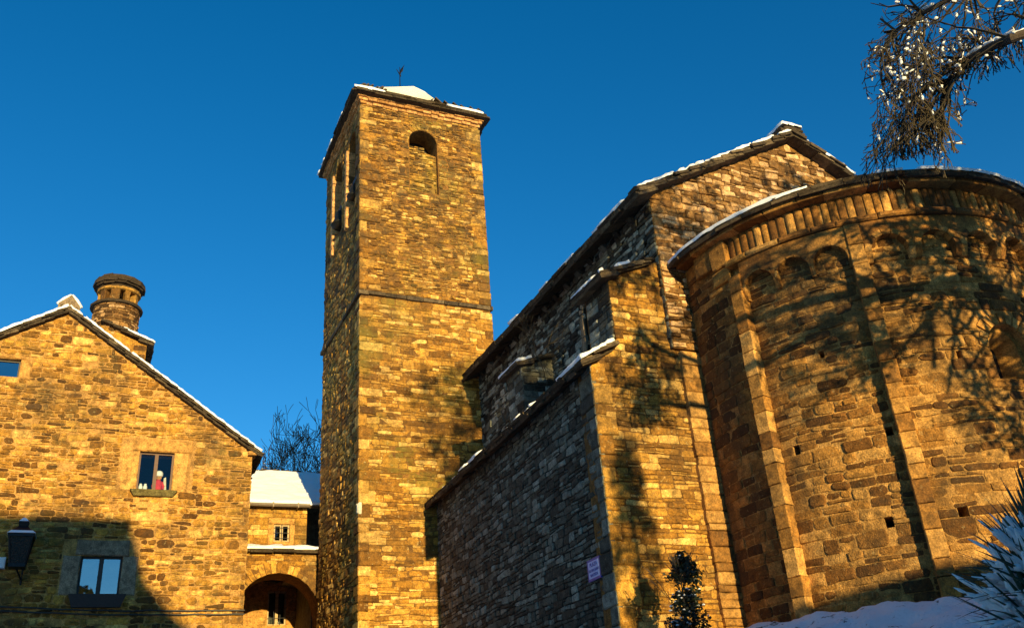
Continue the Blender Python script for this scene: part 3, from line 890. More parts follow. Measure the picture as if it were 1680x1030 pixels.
# second buttress on the nave wall
mb = MB()
Fy = plane_map((8.98, 18.75, 0), (1, 0, 0), (0, -1, 0)); core(mb, Fy, 0, .9, 6.2, lambda u: 8.86+.35*u, T=.9)
masonry(mb, Fy, 0, .88, 6.4, 8.85, (.12, .22), (.2, .45), (.01, .04), seed=120)
Fy2 = plane_map((8.98, 19.65, 0), (0, -1, 0), (-1, 0, 0)); masonry(mb, Fy2, 0, .9, 6.4, 8.85, (.12, .22), (.2, .45), (.01, .04), seed=121)
mb.build('buttress', M['grey'], church)
Fd = slope_map((8.98-.18, 18.6, 8.84), (0, 1, 0), (1, 0, .35))
mb = MB(); slates(mb, Fd, 0, 1.2, 1.1, .3, (.35, .7), (.05, .08), seed=122, layers=2, over=.05); bc = mb.build('buttress_cap', M['slate'], church)
mb = MB(); snow_sheet(mb, Fd, -.02, 1.15, -.02, .45, .07, .05, .06, .3, seed=8, edge=.03); sub(mb, 'snow', M['snow'], bc, church, smooth=True)
# window in the nave wall
mb = MB(); u0, u1 = nwin[0], nwin[1]; core(mb, Fn, u0-.005, u1+.005, nwin[2], nwin[3], T=.02)
for i in range(len(mb.v)): mb.v[i] = mb.v[i] + Vector((.35, 0, 0))
mb.build('window', M['darkwood'], church)
mb = MB(); voussoirs(mb, Fn, (u0+u1)/2, nwin[3]-.19, .19, .36, -.2, .04, 7, seed=3)
rough_block(mb, Fn, u0-.2, u0-.01, 8.35, 8.9, -.2, .05, 3); rough_block(mb, Fn, u0-.17, u0-.01, 8.92, 9.48, -.2, .05, 4)
rough_block(mb, Fn, u1+.01, u1+.2, 8.35, 9.0, -.2, .05, 5); rough_block(mb, Fn, u1+.01, u1+.17, 9.02, 9.48, -.2, .05, 6)
mb.build('window_surround', M['greyquoin'], church)

# corner strip of the nave where the apse joins
Fst = plane_map((9.98, AY0, 0), (1, 0, 0), (0, -1, 0))
mb = MB(); core(mb, Fst, 0, .36, -1.2, 7.1, T=.02)
for i in range(len(mb.v)): pass
mb = MB(); z = -1.3; rng = random.Random(12); k = 0
while z < 7.02:
    h = min(rng.uniform(.12, .34), 7.1-z)
    rough_block(mb, Fst, rng.uniform(-.015, .015), .47, z+.005, z+h-.005, -.05, .13+rng.uniform(-.012, .012), seed=900+k, tone=rng.uniform(.3, 1), jit=.008); z += h; k += 1
mb.build('corner_strip', M['ashlar'], church)

# ---- apse
ACX, ACY, AR = 14.1, 13.1, 3.70
Fp = cyl_map(ACX, ACY, AR)
uA, uB = radians(172)*AR, radians(368)*AR
def th(t): return radians(t)*AR
putlogs = []
for (t, z, w, h) in ((201.7, 4.49, .12, .17), (220.2, 3.02, .13, .17), (237.1, 3.03, .16, .16), (228.6-3, 4.45, .12, .15), (247.5, 5.6, .1, .14), (214, 6.0, .09, .12)):
    putlogs.append((th(t)-w/2, th(t)+w/2, z-h/2, z+h/2))
wc = th(262.5)                               # axial window, splayed
awin = (wc-.40, wc+.40, 5.15, 6.15, .40)
mb = MB(); core(mb, Fp, uA, uB, -1.2, 8.95, putlogs+[awin], T=.45, du=.18); apw = mb.build('apse_wall', M['goldmortar'], church)
mb = MB()
strip_t = [(193.6, 197.4), (227.2, 231.0), (281.0, 285.0)]
masonry(mb, Fp, uA, th(194.0), 1.2, 8.9, (.13, .24), (.22, .5), (.004, .025), seed=130, holes=[], wob=.012, split=.12, tone=(0, .8))
masonry(mb, Fp, th(197), th(300), 1.2, 7.95, (.11, .23), (.18, .54), (.002, .032), seed=131, holes=putlogs+[(awin[0]-.2, awin[1]+.2, 5.15, 6.35, .60)], wob=.03, split=.2, jit=.016, tone=(.08, 1.0), tilt=.07, joint=.02, rnd=1.3)
sub(mb, 'facing', M['apse'], apw, church)
def pilaster(t0, t1, seed):
    mb = MB(); z = -1.2; rng = random.Random(seed)
    while z < 7.95:
        h = min(rng.uniform(.22, .48), 8.22-z)
        if 8.22-(z+h) < .15: h = 8.22-z
        d = rng.uniform(-.008, .008)
        cu = rng.uniform(-.008, .008)
        rough_block(mb, Fp, th(t0)+cu, th(t1)+cu, z+.005, z+h-.005, -.05, .22+d, seed=rng.randrange(10**6), tone=rng.uniform(.25, 1), jit=.006, ch=.012)
        z += h
    return mb.build('pilaster', M['ashlar'], church)
for k, (a, b) in enumerate(strip_t): pilaster(a, b, 140+k)
# blind arcade between the pilasters
def arcade(t0, t1, n, seed, head=8.22, spring=7.62, r=.285):
    mb = MB(); rng = random.Random(seed)
    a, b = th(t0), th(t1); p = (b-a)/n
    D1 = .18
    for k in range(n):
        c = a + p*(k+.5)
        N = 10
        pts = [(c-r, 7.42)] + [(c-r*cos(pi*i/N), spring+r*sin(pi*i/N)) for i in range(N+1)] + [(c+r, 7.42)]
        L = c-p/2; R = c+p/2
        def q(P0, P1, P2, P3, t=.5): mb.quad(P0, P1, P2, P3, t)
        # voussoir ring, then field above and corbels between
        NV = 7
        for i in range(NV):
            t1_, t2_ = pi - pi*i/NV - .02, pi - pi*(i+1)/NV + .02
            dd = D1 + rng.uniform(-.006, .01)
            tm = (t1_+t2_)/2; ro = min(.2+r, p/2)
            P = lambda rr, t, d: Fp(c+rr*cos(t), spring+rr*sin(t), d)
            vs = []
            for d in (-.02, dd):
                vs += [P(r, t1_, d), P(ro, t1_, d), P(ro, tm, d), P(ro, t2_, d), P(r, t2_, d), P(r, tm, d)]
            mb.add(vs, [(5, 4, 3, 2, 1, 0), (6, 7, 8, 9, 10, 11)] + [(i2, (i2+1) % 6, 6+(i2+1) % 6, 6+i2) for i2 in range(6)], rng.uniform(.2, .9))
        for (x0, x1) in ((L, c-r), (c+r, R)):
            # small corbel under the springing
            mb.box8([Fp(x0, 7.44, -.02), Fp(x1, 7.44, -.02), Fp(x1, 7.44, .09), Fp(x0, 7.44, .09),
                     Fp(x0, spring, -.02), Fp(x1, spring, -.02), Fp(x1, spring, D1+.01), Fp(x0, spring, D1+.01)], rng.uniform(.2, .9))
        # field
        us = [L + (R-L)*i/14 for i in range(15)]
        for x0, x1 in zip(us, us[1:]):
            def yb(x):
                dx = abs(x-c); ro = r+.03
                return spring + (sqrt(ro*ro-dx*dx) if dx < ro else 0)
            y0, y1 = yb(x0), yb(x1)
            d = D1-.008
            mb.box8([Fp(x0, y0, -.02), Fp(x1, y1, -.02), Fp(x1, y1, d), Fp(x0, y0, d), Fp(x0, head, -.02), Fp(x1, head, -.02), Fp(x1, head, d), Fp(x0, head, d)], .45+.2*((k*7) % 3-1))
    return mb.build('blind_arcade', M['ashlar'], church)
arcade(197.4, 227.2, 3, 1); arcade(231.0, 281.0, 4, 2, r=.30)
# plain block left of the first pilaster under the eave, string course, frieze, cornice
mb = MB(); rng = random.Random(3)
u = th(193.7)
while u < th(300):
    w = rng.uniform(.35, .8)
    rough_block(mb, Fp, u+.004, u+w-.004, 8.225+rng.uniform(-.008, .008), 8.345+rng.uniform(-.008, .008), -.04, .25+rng.uniform(-.02, .02), seed=rng.randrange(10**6), tone=rng.random(), jit=.005, ch=.03); u += w
mb.build('string_course', M['ashlar'], church)
mb = MB(); u = th(194.0); rng = random.Random(4)
while u < th(300):
    w = rng.uniform(.13, .17); tn = rng.random(); hh = rng.uniform(8.84, 8.9)
    # engaged vertical roll: half cylinder
    n = 6; ring = [(u+.01+(w-.02)*(1-cos(pi*i/n))/2, .01+ (w*.24)*sin(pi*i/n)) for i in range(n+1)]
    vs = [Fp(a, 8.35, d) for a, d in ring] + [Fp(a, hh, d) for a, d in ring]
    mb.add(vs, [(i, i+1, n+2+i, n+1+i) for i in range(n)] + [tuple(range(n+1, 2*n+2))], tn)
    if rng.random() < .12: u += .03
    u += w
mb.build('roll_frieze', M['ashlar'], church)
mb = MB(); rng = random.Random(8)
rough_block(mb, Fp, th(187.5), th(193.6), 8.35, 8.88, -.03, .14, seed=2, tone=.5); rough_block(mb, Fp, th(180), th(187.3), 8.45, 8.9, -.03, .12, seed=3, tone=.4)
rough_block(mb, Fp, th(186.5), th(193.5), 8.05, 8.33, -.03, .10, seed=4, tone=.6)
u = th(174)
while u < th(305):
    w = rng.uniform(.4, .9)
    rough_block(mb, Fp, u+.004, u+w-.004, 8.89, 8.99+rng.uniform(-.006, .006), -.04, .29+rng.uniform(-.02, .02), seed=rng.randrange(10**6), tone=rng.random(), jit=.005, ch=.02); u += w
mb.build('apse_cornice', M['ashlar'], church)
# window of the apse
mb = MB()
zs = awin[3]-.40
voussoirs(mb, Fp, wc, zs, .41, .60, -.15, .035, 11, seed=33)
for sgn in (-1, 1):
    z = 5.15
    for k in range(3):
        h = (zs-5.15)/3
        a, b = (wc-.60, wc-.41) if sgn < 0 else (wc+.41, wc+.60)
        rough_block(mb, Fp, a, b, z+.006, z+h-.006, -.15, .03, seed=50+k, tone=.3+.15*k, jit=.008); z += h
rough_block(mb, Fp, wc-.64, wc+.64, 4.98, 5.14, -.1, .05, seed=60)
aw = mb.build('apse_window', M['ashlar'], church)
mb = MB()
N = 12
def arch_ring(hw, rr, d):
    pts = [(wc-hw, 5.16)] + [(wc-rr*cos(pi*i/N)*hw/rr, zs + rr*sin(pi*i/N)) for i in range(N+1)] + [(wc+hw, 5.16)]
    return [Fp(a, b, d) for a, b in pts]
R1 = arch_ring(.40, .40, -.12); R2 = arch_ring(.30, .32, -.12); R3 = arch_ring(.10, .13, -.42)
nn = len(R1)
mb.add(R1+R2+R3, [(i, i+1, nn+i+1, nn+i) for i in range(nn-1)] + [(nn+i, nn+i+1, 2*nn+i+1, 2*nn+i) for i in range(nn-1)], .7)
sub(mb, 'window_splay', M['ashlar'], aw, church)
mb = MB(); mb.add(arch_ring(.2, .2, -.41), [tuple(range(nn))], .1); sub(mb, 'pane', M['iron'], aw, church)
# conical roof
RE, RZE = 4.06, 9.02
SLc = math.hypot(RE, 1.5)
def Fcone(u, s, n):
    t = u/RE; k = s/SLc
    r = RE*(1-k) + n*.35
    return Vector((ACX+r*cos(t), ACY+0.55*k+r*sin(t), RZE+1.5*k+n*.94))
mb = MB()
slates(mb, Fcone, radians(170)*RE, radians(372)*RE, SLc-.3, .32, (.4, .8), (.045, .08), seed=150, layers=2, over=.06)
k = 40
for i in range(k):
    a, b = radians(170+202*i/k)*RE, radians(170+202*(i+1)/k)*RE
    mb.box8([Fcone(a, .1, -.09), Fcone(b, .1, -.09), Fcone(b, SLc, -.05), Fcone(a, SLc, -.05), Fcone(a, .1, -.03), Fcone(b, .1, -.03), Fcone(b, SLc, 0), Fcone(a, SLc, 0)], .2)
apr = mb.build('apse_roof', M['slate'], church)
mb = MB(); snow_sheet(mb, Fcone, radians(170)*RE, radians(372)*RE, -.03, SLc-.4, .11, .05, .065, .32, cover=-.55, seed=10, edge=.05,
                      mask=lambda u, s: s > .3 or not (radians(221) < u/RE < radians(249) and noise.noise(Vector((u*1.2, 2, 0))) > -.35))
sub(mb, 'snow', M['snow'], apr, church, smooth=True)

# ------------------------------------------------------------------ street sign on the aisle wall
us = AL - (14.42-AY0)
sign = thing('street_sign', 'small enamel street name plate with blue border on the shaded wall near the corner', 'street sign', Fa(us, 3.0, 0))
w, h = .25, .165
def plate(u0, u1, v0, v1, d0, d1, name, mat):
    mb = MB(); mb.box8([Fa(u0, v0, d0), Fa(u1, v0, d0), Fa(u1, v1, d0), Fa(u0, v1, d0), Fa(u0, v0, d1), Fa(u1, v0, d1), Fa(u1, v1, d1), Fa(u0, v1, d1)])
    return mb.build(name, mat, sign)
plate(us-w, us+w, 3.02-h-.02, 3.02+h+.02, .03, .062, 'border', M['signblue'])
plate(us-w+.045, us+w-.045, 3.02-h+.02, 3.02+h-.02, .055, .066, 'panel', M['signwhite'])
dg = None
def text_obj(body, size, u, v, name, mat, parent, F, d, U, N, xs=1.0):
    cu = bpy.data.curves.new(name, 'FONT'); cu.body = body; cu.size = size; cu.extrude = .002; cu.align_x = 'CENTER'; cu.align_y = 'CENTER'; cu.offset = .0012
    t = bpy.data.objects.new(name, cu); COL.objects.link(t)
    bpy.context.view_layer.update()
    me = bpy.data.meshes.new_from_object(t.evaluated_get(bpy.context.evaluated_depsgraph_get()))
    bpy.data.objects.remove(t)
    me.materials.clear(); me.materials.append(mat)
    o = bpy.data.objects.new(name, me); COL.objects.link(o)
    p = F(u, v, d) - Vector(parent.location)
    Z = Vector((0, 0, 1)); U = U.normalized()
    o.matrix_local = Matrix(((U.x*xs, Z.x, N.x, p.x), (U.y*xs, Z.y, N.y, p.y), (U.z, Z.z, N.z, p.z), (0, 0, 0, 1)))
    o.parent = parent
    return o
for body, sz, v in (('PLAZA', .098, 3.10), ('DE SAN JUAN', .066, 3.005), ('BAUTISTA', .066, 2.925)):
    text_obj(body, sz, us+.01, v, 'lettering', M['signblue'], sign, Fa, .0685, Ud, Na)

# ------------------------------------------------------------------ house at the left
HY = 24.0; HX0, HX1 = -7.2, 3.38; HRX, HRZ = -1.51, 11.45; HEZ = 7.95
hs_r = (HRZ-HEZ)/(HX1-HRX); hs_l = .64
house = thing('stone_house', 'stone gable house with a round chimney, left of the bell tower', 'house', (-1.5, 27, -1.6))
Fh = plane_map((HX0, HY, 0), (1, 0, 0), (0, -1, 0))
HW = HX1-HX0
def ht(u):
    x = HX0+u
    return HRZ - (x-HRX)*hs_r if x > HRX else HRZ - (HRX-x)*hs_l
U_ = lambda x: x-HX0
w1 = (U_(.61), U_(1.44), 6.80, 7.83); w2 = (U_(-.42), U_(.50), 4.28, 5.20); w3 = (U_(-3.1), U_(-2.4), 9.55, 10.03)
mb = MB(); core(mb, Fh, 0, HW, -1.6, ht, [w1, w2, w3], T=.55, extra=(U_(HRX),)); hw = mb.build('gable_wall', M['goldmortar'], house)
mb = MB()
blk = [(U_(.16), U_(1.92), 6.80, 8.15), (U_(-.82), U_(.86), 4.28, 5.60), (U_(-3.3), U_(-2.15), 9.5, 10.15)]
def hlim(v):
    return (0 if v < HRZ-(HRX-HX0)*hs_l else U_(HRX-(HRZ-v)/hs_l), HW if v < HEZ else U_(HRX+(HRZ-v)/hs_r))
masonry(mb, Fh, 0, HW, 1.5, HRZ-.03, (.065, .17), (.12, .42), (.010, .032), seed=160, holes=blk, lim=hlim, wob=.04, split=.3, jit=.02, extend=(0, .0), tone=(.0, .92), rnd=2.2, joint=.022, skip=.03)
sub(mb, 'facing', M['house'], hw, house)
def surround(w, jl, jr, lint, sill_, mat, silm, seed, dl=.03):
    a, b, c, d = w
    mb = MB()
    rough_block(mb, Fh, a-lint[0], b+lint[1], d+.0, d+lint[2], -.3, dl, seed=seed, tone=.5)
    if jl: rough_block(mb, Fh, a-jl, a, c, d-.01, -.3, dl-.004, seed=seed+1, tone=.8)
    if jr: rough_block(mb, Fh, b, b+jr, c, d-.01, -.3, dl-.002, seed=seed+2, tone=.9)
    o = mb.build('window_surround', mat, house)
    if silm:
        m2 = MB()
        x0, x1, z0, z1, p = sill_
        m2.box8([Fh(x0+.1, z0, -.1), Fh(x1-.1, z0, -.1), Fh(x1-.1, z0, p*.55), Fh(x0+.1, z0, p*.55), Fh(x0, z1, -.1), Fh(x1, z1, -.1), Fh(x1, z1, p), Fh(x0, z1, p)], .5)
        sub(m2, 'sill', silm, o, house)
    return o
surround(w1, .40, .36, (.18, .42, .31), (w1[0]-.14, w1[1]+.14, 6.66, 6.80, .2), M['quoin'], M['sill'], 5)
mb = MB(); rough_block(mb, Fh, w1[0]-.05, w1[1]-.02, 6.32, 6.645, -.05, .025, seed=70, tone=.8); rough_block(mb, Fh, w1[0]-.06, w1[1]+.0, 6.02, 6.30, -.05, .025, seed=71, tone=1.0)
rough_block(mb, Fh, w1[0]-.62, w1[0]-.08, 6.2, 6.64, -.05, .022, seed=72, tone=.4)
mb.build('window_apron', M['quoin'], house)
surround(w2, .38, .34, (.12, .12, .36), (w2[0]-.16, w2[1]+.16, 4.0, 4.28, .22), M['greyquoin'], M['darkwood'], 8)
mb = MB(); rough_block(mb, Fh, U_(-3.3), U_(-2.3), 10.04, 10.16, -.3, .03, 9, .4); rough_block(mb, Fh, U_(-2.39), U_(-2.14), 9.5, 10.03, -.3, .03, 10, .6)
mb.build('window_surround', M['quoin'], house)
def window(F, w, fr, mat, parent, set_=-.16, mid=True, t=.045, bars=0, glass='glass'):
    a, b, c, d = w
    mb = MB()
    def bar(x0, x1, z0, z1, dd=.05):
        mb.box8([F(x0, z0, set_), F(x1, z0, set_), F(x1, z1, set_), F(x0, z1, set_), F(x0, z0, set_+dd), F(x1, z0, set_+dd), F(x1, z1, set_+dd), F(x0, z1, set_+dd)])
    bar(a, b, d-t, d); bar(a, b, c, c+t); bar(a, a+t, c+t, d-t); bar(b-t, b, c+t, d-t)
    if mid:
        m = (a+b)/2; bar(m-t*.95, m+t*.95, c+t, d-t, .06)
    o = mb.build(fr, mat, parent)
    m = (a+b)/2
    for (x0, x1) in (((a+t, m-t), (m+t, b-t)) if mid else ((a+t, b-t),)):
        g = MB(); g.quad(F(x0, c+t, set_+.02), F(x1, c+t, set_+.02), F(x1, d-t, set_+.02), F(x0, d-t, set_+.02))
        sub(g, 'pane', M[glass], o, parent)
    if bars:
        g = MB()
        for i in range(bars):
            x = a + (b-a)*(i+1)/(bars+1); g.tube([F(x, c, .02), F(x, d, .02)], [.009, .009], 5)
        for i in range(3):
            z = c + (d-c)*(i+.7)/3.4; g.tube([F(a, z, .02), F(b, z, .02)], [.008, .008], 5)
        sub(g, 'grille', M['iron'], o, parent)
    return o
window(Fh, w1, 'window', M['wood'], house)
window(Fh, w2, 'window', M['darkwood'], house, t=.05, glass='mirror_glass')
window(Fh, w3, 'window', M['darkwood'], house, mid=False, glass='mirror_glass')
# side and rear walls, dark rooms behind the windows
mb = MB(); mb.box(HX1-.55, HX1, HY+.55, 34, -1.6, HEZ-.05); Fhs = plane_map((HX1, HY, 0), (0, 1, 0), (1, 0, 0)); masonry(mb, Fhs, 0, 3, 3, HEZ-.1, (.1, .2), (.2, .5), (0, .03), seed=165)
mb.build('right_wall', M['house'], house)
mb = MB(); mb.box(HX0, HX0+.55, HY+.55, 34, -1.6, ht(0)-.05); mb.box(HX0+.55, HX1-.55, 33.4, 34, -1.6, 8.0); mb.build('rear_wall', M['house'], house)
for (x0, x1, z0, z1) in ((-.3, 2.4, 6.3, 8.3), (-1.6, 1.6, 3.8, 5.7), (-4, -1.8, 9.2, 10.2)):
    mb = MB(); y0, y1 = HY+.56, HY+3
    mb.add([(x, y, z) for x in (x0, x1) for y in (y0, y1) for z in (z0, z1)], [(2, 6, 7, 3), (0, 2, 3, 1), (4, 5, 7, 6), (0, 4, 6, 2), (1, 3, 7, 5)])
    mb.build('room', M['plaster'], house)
# roof
for side in (1, -1):
    sl = hs_r if side == 1 else hs_l
    ex = HX1+.22 if side == 1 else HX0-.3
    ez = HRZ - abs(ex-HRX)*sl + .10
    S = Vector((HRX-ex, 0, HRZ+.10-ez)); SL = S.length
    F = slope_map((ex, HY-.16, ez), (0, 1, 0), S)
    mb = MB(); slates(mb, F, 0, 10.3, SL, .26, (.3, .7), (.04, .07), seed=170+side, layers=2, over=.07)
    rr = random.Random(9+side); s = 0.02
    while s < SL-.05:
        n = rr.uniform(.25, .45)
        mb.box8([F(rr.uniform(-.03, .05), s, -.09), F(.5, s, -.09), F(.5, s+n, -.11), F(.02, s+n, -.11), F(rr.uniform(-.03, .03), s, -.045), F(.5, s, -.045), F(.5, s+n, -.065), F(0, s+n, -.065)], rr.random()); s += n*.92
    slab(mb, F, .1, 10.2, .05, SL, -.085, -.03)
    rf = mb.build('roof', M['slate'], house)
    mb = MB(); snow_sheet(mb, F, -.03, 10.2, .03, SL+.03, .10, .045, .035 if side == 1 else .06, .26, cover=-.45, seed=175+side, edge=.05)
    sub(mb, 'snow', M['snow'], rf, house, smooth=True)
mb = MB(); Fq = plane_map((HRX, HY-.12, 0), (1, 0, 0), (0, -1, 0))
mb.add([Fq(x, z, d) for d in (-.16, .02) for x, z in ((-.27, 11.47), (.27, 11.44), (.25, 11.62), (.02, 11.93), (-.26, 11.66))],
       [(4, 3, 2, 1, 0), (5, 6, 7, 8, 9)] + [(i, (i+1) % 5, 5+(i+1) % 5, 5+i) for i in range(5)], .3)
rs = mb.build('ridge_stone', M['greyquoin'], house)
mb = MB()
for (x0, z0, x1, z1) in ((-.29, 11.66, .01, 11.95), (.02, 11.95, .28, 11.62)):
    mb.tube([Fq(x0, z0, -.07), Fq((x0+x1)/2, (z0+z1)/2+.02, -.07), Fq(x1, z1, -.07)], [.05, .06, .05], 7)
sub(mb, 'snow', M['snow'], rs, house, smooth=True)
# stone under the eave corner
mb = MB(); rough_block(mb, Fh, HW-.12, HW+.16, 7.86, 7.96, -.3, .14, 4, .6); mb.build('eave_slab', M['quoin'], house)
# chimney: base with slab skirt, round shaft, ring, open lantern of upright stones, wide flat cap
cx, cy = -.40, 26.0
mb = MB(); rng = random.Random(2)
Fch = cyl_map(cx, cy, .62)
mb.lathe((cx, cy, 0), [(.60, 10.0), (.585, 12.62)], 28)
masonry(mb, Fch, 0, 2*pi*.62, 10.6, 12.62, (.07, .14), (.12, .3), (-.015, .02), seed=180, wob=.015, jit=.012, tone=(0, .9))
ch = mb.build('chimney', M['gable'], house)
mb = MB()
mb.lathe((cx, cy, 0), [(.60, 12.60), (.70, 12.62), (.71, 12.69), (.60, 12.72)], 26, .8, .03, rng)
sub(mb, 'ring', M['soot'], ch, house)
mb = MB()
for k in range(9):
    a = 2*pi*k/9 + .32; r = .50; wv = rng.uniform(.07, .12)
    Fk = cyl_map(cx, cy, r)
    rough_block(mb, Fk, a*r-wv, a*r+wv, 12.70, 13.12, -.14, .05, seed=300+k, tone=rng.random(), jit=.018)
mb.lathe((cx, cy, 0), [(.54, 13.09), (.59, 13.11), (.60, 13.18), (.5, 13.20)], 22, .7, .03, rng)
sub(mb, 'lantern', M['tower'], ch, house)
mb = MB()
for (r, z0, z1) in ((.60, 13.17, 13.25), (.665, 13.25, 13.33), (.71, 13.32, 13.42), (.69, 13.42, 13.50), (.62, 13.49, 13.56)):
    n = 13; o_ = rng.random()
    for i in range(n):
        t0 = 2*pi*(i+o_)/n; t1 = 2*pi*(i+1+o_)/n - .015; rr = r*rng.uniform(.955, 1.03); zz = rng.uniform(-.01, .012)
        P = lambda q, t, z: (cx+q*cos(t), cy+q*sin(t), z+zz)
        mb.box8([P(.1, t0, z0), P(rr, t0, z0), P(rr, t1, z0), P(.1, t1, z0), P(.1, t0, z1), P(rr*.985, t0, z1), P(rr*.985, t1, z1), P(.1, t1, z1)], rng.random())
sub(mb, 'chimney_cap', M['soot'], ch, house)
mb = MB()
Fk = plane_map((cx+.02, cy-.62, 0), (1, 0, 0), (0, -1, 0))
core(mb, Fk, -.35, .88, 9.5, lambda u: 11.72-.40*(u), T=1.2)
masonry(mb, Fk, -.3, .88, 9.8, 11.35, (.1, .18), (.2, .4), (.0, .02), seed=183)
cb = mb.build('chimney_base', M['house'], house)
mb = MB()
Fsk = slope_map((cx+1.05, cy-.75, 11.40), (0, 1, 0), (-1.3, 0, .55))
slates(mb, Fsk, 0, 1.5, 1.45, .25, (.3, .6), (.04, .07), seed=184, layers=2, over=.05)
sub(mb, 'skirt', M['slate'], cb, house)
mb = MB(); snow_sheet(mb, Fsk, 0, 1.4, -.03, 1.0, .09, .05, .04, .25, cover=-.15, seed=12, edge=.04); sub(mb, 'snow', M['snow'], cb, house, smooth=True)

# things on and in the house
lam = thing('wall_lantern', 'black iron lantern with snow on its cap, on the shaded house wall', 'lantern', (-1.70, 23.99, 5.0))
lx, ly = -1.70, 23.55
mb = MB(); mb.tube([(lx+.1, 24.0, 4.62), (lx+.1, 23.8, 4.60), (lx, ly, 4.78)], [.025, .02, .02], 6); mb.tube([(lx+.1, 23.99, 4.5), (lx+.1, 23.99, 5.2)], [.025, .025], 6); mb.tube([(lx+.1, 23.98, 5.1), (lx, ly, 4.8)], [.015, .015], 6); mb.build('bracket', M['iron'], lam)
mb = MB()
def ring4(r, z): return [(lx-r, ly-r, z), (lx+r, ly-r, z), (lx+r, ly+r, z), (lx-r, ly+r, z)]
for i in range(4):
    a = ring4(.15, 4.86)[i]; b = ring4(.24, 5.48)[i]; mb.tube([a, b], [.022, .022], 5)
mb.box8(ring4(.17, 4.80)+ring4(.17, 4.88)); mb.box8(ring4(.27, 5.46)+ring4(.27, 5.52)); mb.box8(ring4(.28, 5.52)+ring4(.10, 5.72)); mb.box8(ring4(.09, 5.72)+ring4(.11, 5.82)); mb.box8(ring4(.11, 5.82)+ring4(.02, 5.90))
mb.build('frame', M['iron'], lam)
mb = MB()
for i in range(4):
    a, b = ring4(.145, 4.88)[i], ring4(.145, 4.88)[(i+1) % 4]; c, d = ring4(.235, 5.46)[(i+1) % 4], ring4(.235, 5.46)[i]
    mb.quad(a, b, c, d)
mb.build('pane', M['lantern_glass'], lam)
mb = MB(); mb.box8(ring4(.29, 5.53)+ring4(.22, 5.60)); mb.box8(ring4(.10, 5.84)+ring4(.03, 5.93)); mb.build('snow', M['snow'], lam)

mb = MB(); mb.box(-2.35, -1.97, 23.84, 23.99, 4.86, 5.10); mb.box(-2.33, -1.99, 23.83, 23.845, 4.88, 5.08)
o = mb.build('meter_box', M['white'], loc=(-2.15, 24, 4.98)); tag(o, 'small white box on the shaded house wall at the left edge', 'meter box')
for k, (dz, seed) in enumerate(((0, 1), (-.09, 2))):
    mb = MB(); pts = []
    for i in range(60):
        x = -7.1 + 10.5*i/59
        pts.append((x, 23.93, 3.98 + dz - .06*sin((x+1)*.9) + .02*noise.noise(Vector((x*2, seed, 0))) - (.10*max(0, x-1.2)/2)))
    mb.tube(pts, [.018]*60, 5)
    o = mb.build('cable', M['cable'], loc=(-2, 23.93, 4)); tag(o, ('upper of two black cables strung across the house wall' if k == 0 else 'lower of two black cables strung across the house wall'), 'cable', 'cables strung across the house wall')
doll = thing('doll', 'small doll in red with a white hat behind the upper house window', 'doll', (1.12, 24.25, 6.84))
dx, dy = 1.13, 24.27
mb = MB(); mb.lathe((dx, dy, 6.84), [(.05, 0), (.10, .02), (.10, .14), (.085, .28), (.05, .34)], 14); mb.build('body', M['red'], doll, smooth=True)
mb = MB(); mb.lathe((dx, dy, 7.17), [(.03, 0), (.065, .03), (.075, .08), (.05, .13)], 12); mb.build('head', M['quoin'], doll, smooth=True)
mb = MB(); mb.lathe((dx, dy, 7.26), [(.085, 0), (.10, .02), (.10, .09), (.07, .14), (.02, .16)], 14); mb.build('hat', M['white'], doll, smooth=True)
mb = MB()
for s in (-1, 1): mb.tube([(dx+s*.08, dy, 7.12), (dx+s*.13, dy-.02, 7.02), (dx+s*.12, dy-.06, 6.93)], [.035, .03, .025], 8)
mb.build('sleeve', M['red'], doll, smooth=True)
mb = MB(); mb.box8([(1.26, 24.24, 6.84), (1.34, 24.24, 6.84), (1.34, 24.28, 6.84), (1.26, 24.28, 6.84), (1.25, 24.24, 7.22), (1.30, 24.24, 7.25), (1.30, 24.28, 7.25), (1.25, 24.28, 7.22)]); o = mb.build('curtain_edge', M['curtain'], loc=(1.28, 24.26, 6.84)); o.name = 'candle_box'; tag(o, 'slim pale upright box beside the doll in the upper window', 'box')
for k, x in enumerate((.72, .83)):
    mb = MB(); mb.lathe((x, 24.27, 6.84), [(.045, 0), (.05, .02), (.05, .15), (.03, .2), (.034, .22)], 14)
    o = mb.build('jar', M['white'], loc=(x, 24.27, 6.84), smooth=True); tag(o, 'white jar nearer the left frame of the upper house window' if k == 0 else 'white jar nearer the middle bar of the upper house window', 'jar', 'jars behind the upper house window')

# ------------------------------------------------------------------ archway building between the house and the tower
arch = thing('arched_passage', 'low stone archway with snow along its top between house and tower', 'archway', (4.9, 28.8, -1.6))
Fm = plane_map((3.3, 28.5, 0), (1, 0, 0), (0, -1, 0))
AWd = 6.95-3.3; acx = 5.0-3.3
ah = (acx-1.235, acx+1.235, -1.6, 5.735, 1.235)
mb = MB(); core(mb, Fm, 0, AWd, -1.6, 6.36, [ah], T=1.0); aw_ = mb.build('arch_wall', M['mortar'], arch)
mb = MB(); masonry(mb, Fm, 0, AWd, 1.5, 6.35, (.10, .2), (.2, .5), (.003, .028), seed=190, holes=[(acx-1.48, acx+1.48, -1.6, 5.98, 1.48)], tone=(.2, 1))
sub(mb, 'facing', M['house'], aw_, arch)
mb = MB(); voussoirs(mb, Fm, acx, 4.5, 1.235, 1.50, -.1, .03, 25, seed=8); sub(mb, 'arch', M['house'], aw_, arch)
Fms = slope_map((3.3, 28.32, 6.38), (1, 0, 0), (0, 1, .22))
